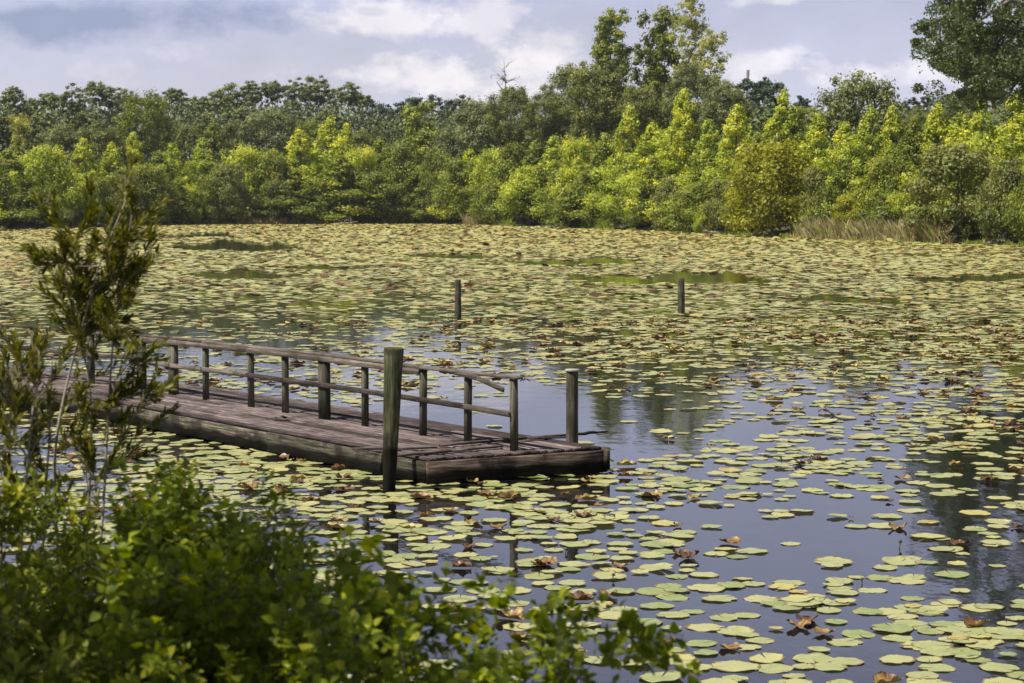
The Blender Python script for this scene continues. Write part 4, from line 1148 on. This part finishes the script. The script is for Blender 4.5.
def curve(p0, p1, lift, rg, k=9, wob=.03):
    p0 = np.array(p0); p1 = np.array(p1); t = np.linspace(0, 1, k)[:, None]
    L_ = np.linalg.norm(p1 - p0)
    c = p0 + (p1 - p0) * t + np.array([0, 0, 1]) * (np.sin(t * math.pi) * lift * L_)
    w = rg.normal(0, 1, 3) * wob * L_
    return c + np.sin(t * math.pi * 2) * w

def plant(name, base, stems, twigs, leafkind, leafmat, size, per_twig, bark, label, rg, group=None, spread=.05, up=.6, cat='shrub', stem_r=.012):
    """stems: list of point arrays (world); twigs: list of (p0,p1) arrays"""
    base = np.array(base, float); e = empty(name, tuple(base)); tag(e, label, cat, group)
    mb = MB()
    for s in stems:
        k = len(s); mb.tube([q - base for q in s], list(np.linspace(stem_r, stem_r * .25, k)), 7)
    for tw in twigs:
        mb.tube([q - base for q in tw], list(np.linspace(stem_r * .28, stem_r * .08, len(tw))), 4, cap=False)
    mb.build('stem', bark, e)
    P = []; D = []; N = []; 
    for tw in twigs:
        m = len(tw); t = rg.uniform(.12, 1.0, per_twig) ** .8 * (m - 1); i = np.minimum(t.astype(int), m - 2); f = (t - i)[:, None]
        p = tw[i] * (1 - f) + tw[i+1] * f; tg = nrmz(tw[i+1] - tw[i])
        r_ = nrmz(rg.normal(0, 1, (per_twig, 3))); r_ = nrmz(r_ - tg * (r_ * tg).sum(1, keepdims=True) * .8)
        P.append(p + r_ * rg.uniform(0, spread, (per_twig, 1))); D.append(tg * up + r_ * (1.1 - up * .6)); N.append(tg * .5 - r_ * .3 + np.array([0, 0, .8]) + rg.normal(0, .4, (per_twig, 3)))
    P = np.concatenate(P) - base; D = np.concatenate(D); N = np.concatenate(N); n = len(P)
    V, F, k = place_leaves(P, D, N, size * rg.uniform(.55, 1.2, n), leafkind)
    tint = np.clip(rg.normal(.48, .2, n), 0, .93); tint[rg.random(n) < .003] = 1.0
    mobj('foliage', np_mesh('foliage', V, F, LEAF[leafmat], np.repeat(tint, k), True), e)
    return e

rg = np.random.default_rng(21)
def W3(px, py, Y): q = at_y(px, py, Y); return np.array([q.x, q.y, q.z])
def gbase(px, Y):
    q = at_y(px, 400, Y); return np.array([q.x, q.y, float(ground_z(q.x, q.y)) - .05])

# tall wax myrtle sapling
def myrtle(paths, tips, basept, label, per=46, size=.068, Y=9.5, subs=3):
    stems = []; allpts = []
    for pth in paths:
        pts = np.array([basept] + [W3(a, b, Y + rg.normal(0, .08)) for a, b in pth]); 
        # smooth
        t = np.linspace(0, len(pts) - 1, 14); S = np.stack([np.interp(t, np.arange(len(pts)), pts[:, k]) for k in range(3)], 1)
        stems.append(S); allpts.append(S)
    nodes = np.concatenate([s[3:] for s in allpts])
    tw = []
    for (px, py) in tips:
        p1 = W3(px, py, Y + rg.normal(0, .22))
        cand = nodes[(nodes[:, 2] < p1[2] - .08)]
        if not len(cand): cand = nodes
        dd = np.linalg.norm(cand - p1, axis=1); c = cand[np.argmin(np.abs(dd - rg.uniform(.3, .5)))]
        main = curve(c, p1, -.08, rg, 8, .04); tw.append(main)
        for _ in range(subs):
            b = main[rg.integers(3, 7)]
            d = nrmz(p1 - c) + rg.normal(0, .38, 3); tw.append(curve(b, b + nrmz(d) * rg.uniform(.12, .24), -.05, rg, 5, .03))
    return plant('wax_myrtle', basept, stems, tw, 'lance', 'myrtle', size, per, BARK_PALE, label, rg, spread=.010, up=.95, stem_r=.010)
tipsA = [(126, 176), (94, 190), (164, 212), (55, 226), (28, 246), (67, 240), (94, 248), (152, 240), (132, 268), (120, 215), (107, 232), (80, 262), (50, 258), (119, 292), (104, 285), (78, 295), (64, 285), (134, 300), (144, 262), (115, 318), (92, 320), (126, 330), (75, 330), (139, 345), (122, 372), (144, 385), (84, 400), (70, 395), (144, 425), (88, 440), (110, 465), (152, 398), (124, 235), (140, 222)]
myrtle([[(60, 620), (54, 470), (57, 430), (68, 378), (84, 320), (100, 262), (124, 205)], [(95, 620), (104, 500), (108, 420), (112, 350), (120, 290), (132, 215)], [(80, 620), (88, 520), (92, 440), (90, 380), (70, 300), (58, 250)]],
       tipsA, gbase(78, 9.5), 'tall slender dark green wax myrtle rising in front of the dock', per=58, size=.055, subs=3)
tipsB = [(37, 322), (53, 318), (5, 355), (20, 348), (45, 360), (62, 352), (-12, 350), (-25, 340), (10, 385), (30, 380), (50, 390), (-5, 400), (18, 415), (40, 420), (58, 430), (0, 440), (28, 450), (46, 465), (12, 472), (-20, 430), (-30, 390), (60, 480), (0, 495), (30, 500)]
myrtle([[(20, 640), (22, 520), (30, 440), (36, 370)], [(40, 640), (44, 520), (50, 430), (52, 360)], [(0, 640), (2, 520), (6, 440), (0, 380)]], tipsB, gbase(22, 9.0), 'shorter wax myrtle bush left of the tall slender one', per=38, size=.055, Y=9.0, subs=2)

# dense leafy mass lower left: several shrubs
OUT = [(-200, 470), (0, 480), (40, 490), (90, 496), (130, 492), (165, 470), (200, 472), (240, 486), (275, 496), (305, 505), (330, 530), (345, 575), (360, 620), (380, 700)]
def outl(x): return np.interp(x, [a for a, _ in OUT], [b for _, b in OUT])
def mass(px0, px1, Y, ntip, label, kind, mat, size, per, topoff=0, cut=(0, 0)):
    bx = (px0 + px1) / 2; base = gbase(bx, Y + .1)
    stems = []; tw = []
    for _ in range(ntip):
        px = rg.uniform(px0, px1); y0 = outl(px) + topoff + abs(rg.normal(0, 5)); lo = 760
        py = y0 + (lo - y0) * rg.random() ** 1.25
        yy = Y + rg.normal(0, .28) - (py - y0) * .0015
        p1 = W3(px, py, yy)
        if p1[2] < ground_z(p1[0], p1[1]) + .1: continue
        root = base + np.array([(p1[0] - base[0]) * .5, (p1[1] - base[1]) * .5, 0]); root[2] = base[2] + (p1[2] - base[2]) * rg.uniform(.35, .75)
        main = curve(root, p1, .08, rg, 8, .06); tw.append(main)
        for _ in range(2):
            b = main[rg.integers(3, 7)]; tw.append(curve(b, b + nrmz(p1 - root + rg.normal(0, .5, 3)) * rg.uniform(.1, .25), .03, rg, 5, .04))
        if rg.random() < .3: stems.append(curve(base + rg.normal(0, .06, 3) * np.array([1, 1, 0]), root, .0, rg, 8, .04))
    return plant('leafy_shrub', base, stems, tw, kind, mat, size, per, BARK_GREY, label, rg, spread=.045, up=.45, stem_r=.011)
mass(-180, 60, 8.0, 80, 'broad leafy shrub filling the lower left edge', 'oval', 'bay', .040, 46)
mass(20, 190, 8.4, 85, 'dark leafy shrub at the foot of the tall wax myrtle', 'oval', 'bay', .038, 46)
mass(120, 260, 7.8, 85, 'light green vine covered shrub in front of the dock', 'round', 'vine', .038, 36)
mass(220, 345, 7.4, 78, 'leafy shrub at the right end of the dense bank growth', 'oval', 'vine', .038, 32)
mass(-120, 130, 6.2, 65, 'dark low shrub nearest the lens in the bottom left corner', 'oval', 'bay', .042, 44, topoff=95)
mass(90, 320, 6.4, 65, 'low shrub with rounded leaves at the bottom left', 'round', 'vine', .04, 36, topoff=85)

# arching vine shoots in the bottom middle
OUT[:] = [(180, 640), (300, 600), (345, 575), (365, 560), (385, 588), (420, 592), (455, 590), (480, 602), (520, 600), (560, 604), (600, 612), (625, 640), (640, 690), (700, 740)]
mass(300, 480, 6.2, 48, 'leafy bramble with rounded leaves at the bottom, left of the arching shoots', 'round', 'vine', .042, 17, topoff=12)
mass(430, 630, 6.0, 36, 'leafy bramble at the bottom middle under the arching shoots', 'round', 'vine', .042, 16, topoff=22)
def shoots():
    base = gbase(470, 6.2); tw = []; stems = []
    for path in [[(360, 700), (395, 640), (440, 596), (500, 603), (560, 606), (628, 612)], [(470, 700), (520, 640), (570, 628), (620, 640), (662, 656), (690, 672)], [(300, 690), (330, 620), (372, 588), (410, 590), (446, 592)],
                 [(400, 700), (440, 650), (480, 612), (520, 600)], [(520, 720), (560, 650), (600, 622), (640, 640)], [(340, 700), (352, 640), (372, 565), (380, 555)], [(330, 690), (345, 580), (352, 530)], [(560, 700), (600, 655), (640, 640), (655, 650)]]:
        Y = rg.uniform(5.9, 6.5); pts = np.array([W3(a, b, Y) for a, b in path]); t = np.linspace(0, len(pts) - 1, 16)
        S = np.stack([np.interp(t, np.arange(len(pts)), pts[:, k]) for k in range(3)], 1); S[1:-1] = (S[:-2] + S[1:-1] * 2 + S[2:]) / 4
        stems.append(np.concatenate([[base], S[:1]])); tw.append(S)
        for q in range(5):
            b = S[rg.integers(5, 15)]; tw.append(curve(b, b + nrmz(rg.normal(0, 1, 3) + np.array([.3, 0, .3])) * rg.uniform(.05, .13), 0, rg, 4, .02))
    plant('vine', base, stems, tw, 'round', 'vine', .044, 15, BARK_GREY, 'arching vine shoots with rounded leaves reaching right over the lily pads', rg, spread=.02, up=.3, cat='vine', stem_r=.006)
shoots()

# shade tree standing on the near bank behind and left of the viewpoint
SUN_EL = rad(61); SUN_AZ = rad(246)     # compass-like: 0 = +Y, clockwise
sdir = Vector((math.sin(SUN_AZ) * math.cos(SUN_EL), math.cos(SUN_AZ) * math.cos(SUN_EL), math.sin(SUN_EL)))
def shade_tree(aim, dist_, R_, n, label, off=(0, 0)):
    c = Vector(aim) + sdir * dist_; rg = np.random.default_rng(int(abs(aim[0] * 10)) + 4)
    tx, ty = c.x + off[0], c.y + off[1]; gz = float(ground_z(tx, ty)); e = empty('shade_tree', (tx, ty, gz)); tag(e, label, 'tree')
    cc = np.array([c.x - tx, c.y - ty, c.z - gz])
    mb = MB(); mb.tube([(0, 0, -.4), (0, 0, cc[2] * .5), tuple(cc * np.array([.7, .7, 1])), tuple(cc + np.array([0, 0, R_ * .7]))], [.32, .26, .18, .05], 12, rough=.06)
    C = []
    for q in range(14):
        d = nrmz(rg.normal(0, 1, 3)); f = cc + d * R_ * .85 * np.array([1, 1, .6]); mb.tube([cc * np.array([.7, .7, .85]), (cc + f) / 2 + np.array([0, 0, .3]), f], [.12, .07, .02], 6)
    mb.build('trunk', BARK_GREY, e, True)
    n_c_ = 70; d = nrmz(rg.normal(0, 1, (n_c_, 3))); C = cc + d * R_ * rg.uniform(.3, 1, (n_c_, 1)) ** .5 * np.array([1, 1, .55])
    ci = rg.integers(0, n_c_, n); dd = nrmz(rg.normal(0, 1, (n, 3))); P = C[ci] + dd * R_ * .22 * rg.uniform(.3, 1, (n, 1))
    V, F = leaf_quads(P, nrmz(rg.normal(0, .5, (n, 3)) + np.array([0, 0, .7])), .12, rg, 1.7)
    mobj('crown', np_mesh('crown', V, F, LEAF['dark'], np.clip(rg.normal(.5, .15, n), 0, 1)), e)
shade_tree((-1.2, 6.2, 1.6), 9.0, 2.5, 4200, 'leafy tree on the near bank shading the lower left bushes', off=(-1.5, -2.0))

# ------------------------------------------------------------------ LIGHT, SKY, CAMERA
sun = bpy.data.lights.new('sun', 'SUN'); sun.energy = 5.0; sun.angle = rad(.55); sun.color = (1.0, .95, .86)
so = bpy.data.objects.new('sun', sun); link(so); so.rotation_euler = sdir.to_track_quat('Z', 'Y').to_euler()
so.location = (0, 0, 60)

world = bpy.data.worlds.new('World'); scene.world = world; world.use_nodes = True
nt = world.node_tree; N = nt.nodes; L = nt.links; N.clear()
sky = N.new('ShaderNodeTexSky'); sky.sky_type = 'NISHITA'; sky.sun_disc = False; sky.sun_elevation = SUN_EL; sky.sun_rotation = SUN_AZ
sky.air_density = 1.2; sky.dust_density = 1.5
bg1 = N.new('ShaderNodeBackground'); bg1.inputs[1].default_value = .06; L.new(sky.outputs[0], bg1.inputs[0])
tc = N.new('ShaderNodeTexCoord')
sx = N.new('ShaderNodeSeparateXYZ'); L.new(tc.outputs['Generated'], sx.inputs[0])
def math_(op, a, b=None, c=None, clamp=False):
    m = N.new('ShaderNodeMath'); m.operation = op; m.use_clamp = clamp
    for i, v in enumerate((a, b, c)):
        if v is None: continue
        if isinstance(v, (int, float)): m.inputs[i].default_value = v
        else: L.new(v, m.inputs[i])
    return m.outputs[0]
mp = N.new('ShaderNodeMapping'); mp.inputs['Scale'].default_value = (1, 1, 3.0); L.new(tc.outputs['Generated'], mp.inputs[0])
nA = N.new('ShaderNodeTexNoise'); nA.inputs['Scale'].default_value = 5.5; nA.inputs['Detail'].default_value = 8; nA.inputs['Roughness'].default_value = .5; L.new(mp.outputs[0], nA.inputs[0])
mpB = N.new('ShaderNodeMapping'); mpB.inputs['Scale'].default_value = (1, 1, 1.7); mpB.inputs['Location'].default_value = (3.1, 1.7, .4); L.new(tc.outputs['Generated'], mpB.inputs[0])
nB = N.new('ShaderNodeTexNoise'); nB.inputs['Scale'].default_value = 26; nB.inputs['Detail'].default_value = 9; nB.inputs['Roughness'].default_value = .6; L.new(mpB.outputs[0], nB.inputs[0])
# base cloud deck colour by elevation (z of the direction) and slow noise
elev = sx.outputs[2]
el_n = math_('MULTIPLY_ADD', math_('SUBTRACT', nA.outputs[0], .5), .10, elev)
deck = ramp(N, [(0, (.46, .46, .54)), (.05, (.44, .445, .54)), (.085, (.38, .39, .52)), (.13, (.37, .39, .55)), (.22, (.38, .40, .57)), (.33, (.12, .14, .22)), (.6, (.07, .085, .13))]); L.new(el_n, deck.inputs[0])
# azimuth-like coordinate u = x/y  ; v = z/y
u_ = math_('DIVIDE', sx.outputs[0], sx.outputs[1]); v_ = math_('DIVIDE', sx.outputs[2], sx.outputs[1])
def uv(px, py): return (px - 512) / FPX, (HOR - py) / FPX
def blob(px, py, rx, ry, soft=.9, noise=1.1):
    soft = soft * .7
    a, b = uv(px, py)
    du = math_('DIVIDE', math_('SUBTRACT', u_, a), rx / FPX); dv = math_('DIVIDE', math_('SUBTRACT', v_, b), ry / FPX)
    d2_ = math_('SQRT', math_('ADD', math_('MULTIPLY', du, du), math_('MULTIPLY', dv, dv)))
    s = math_('ADD', math_('SUBTRACT', 1.0, d2_), math_('MULTIPLY', math_('SUBTRACT', nB.outputs[0], .5), noise * 5.0))
    s = math_('DIVIDE', s, soft, clamp=True)
    front = math_('GREATER_THAN', sx.outputs[1], 0.0)
    return math_('MULTIPLY', s, front)
def mixc(fac, colr, prev):
    m = N.new('ShaderNodeMix'); m.data_type = 'RGBA'; m.inputs['B'].default_value = (*colr, 1); L.new(fac, m.inputs['Factor']); L.new(prev, m.inputs['A']); return m.outputs['Result']
c = deck.outputs[0]
c = mixc(math_('MULTIPLY', blob(60, 22, 260, 28, 1.0, .6), 1.0), (.21, .245, .37), c)
c = mixc(math_('MULTIPLY', blob(470, -6, 160, 12, 1.2, .5), .6), (.27, .30, .46), c)
for (px, py, rx, ry, k) in [(375, 22, 60, 26, .75), (488, 22, 34, 40, .6), (420, 82, 85, 28, .85), (500, 95, 60, 40, .8), (560, 40, 50, 22, .5), (175, 55, 40, 14, .35), (120, 75, 60, 16, .3), (780, 4, 60, 7, .7), (860, 72, 90, 18, .6), (700, 70, 120, 20, .5), (560, 80, 50, 30, .5)]:
    c = mixc(math_('MULTIPLY', blob(px, py, rx, ry, 1.1, .9), min(1, k * 1.05)), (.70, .66, .69), c)
c = mixc(math_('MULTIPLY', blob(372, 14, 18, 6, .8, .5), .5), (.38, .39, .48), c)
# mottling
hs = N.new('ShaderNodeHueSaturation'); L.new(c, hs.inputs['Color']); L.new(math_('ADD', math_('MULTIPLY', nA.outputs[0], .6), math_('MULTIPLY_ADD', nB.outputs[0], .28, .56)), hs.inputs['Value'])
bg2 = N.new('ShaderNodeBackground'); bg2.inputs[1].default_value = 1.0; L.new(hs.outputs[0], bg2.inputs[0])
mx = N.new('ShaderNodeMixShader'); mx.inputs[0].default_value = .86; L.new(bg1.outputs[0], mx.inputs[1]); L.new(bg2.outputs[0], mx.inputs[2])
wo = N.new('ShaderNodeOutputWorld'); L.new(mx.outputs[0], wo.inputs[0])

HAZE = True
if HAZE:
    bm = bmesh.new(); bmesh.ops.create_cube(bm, size=1)
    me = bpy.data.meshes.new('haze'); bm.to_mesh(me); bm.free()
    m, hnt, HN, HL = new_mat('haze_air')
    pv = HN.new('ShaderNodeVolumePrincipled'); pv.inputs['Density'].default_value = .00009; pv.inputs['Color'].default_value = (.86, .9, 1, 1); pv.inputs['Anisotropy'].default_value = .3
    ho = HN.new('ShaderNodeOutputMaterial'); HL.new(pv.outputs[0], ho.inputs['Volume'])
    me.materials.append(m); h = mobj('haze', me); h.scale = (7200, 7200, 56); h.location = (0, 0, 24)
    tag(h, 'thin summer haze over the pond', 'haze', kind='stuff')

cam = bpy.data.cameras.new('camera'); co = bpy.data.objects.new('camera', cam); link(co)
co.location = (0, 0, CAMH); co.rotation_euler = (math.pi / 2 - PITCH, 0, 0)
cam.sensor_width = 36; cam.lens = FPX / 1024 * 36; cam.clip_start = .1; cam.clip_end = 12000
cam.dof.use_dof = True; cam.dof.focus_distance = 30; cam.dof.aperture_fstop = 5.6
scene.camera = co
scene.render.engine = 'CYCLES'
scene.view_settings.view_transform = 'Standard'; scene.view_settings.look = 'None'
scene.view_settings.exposure = 0.68; scene.view_settings.gamma = 1.0; scene.view_settings.use_curve_mapping = False
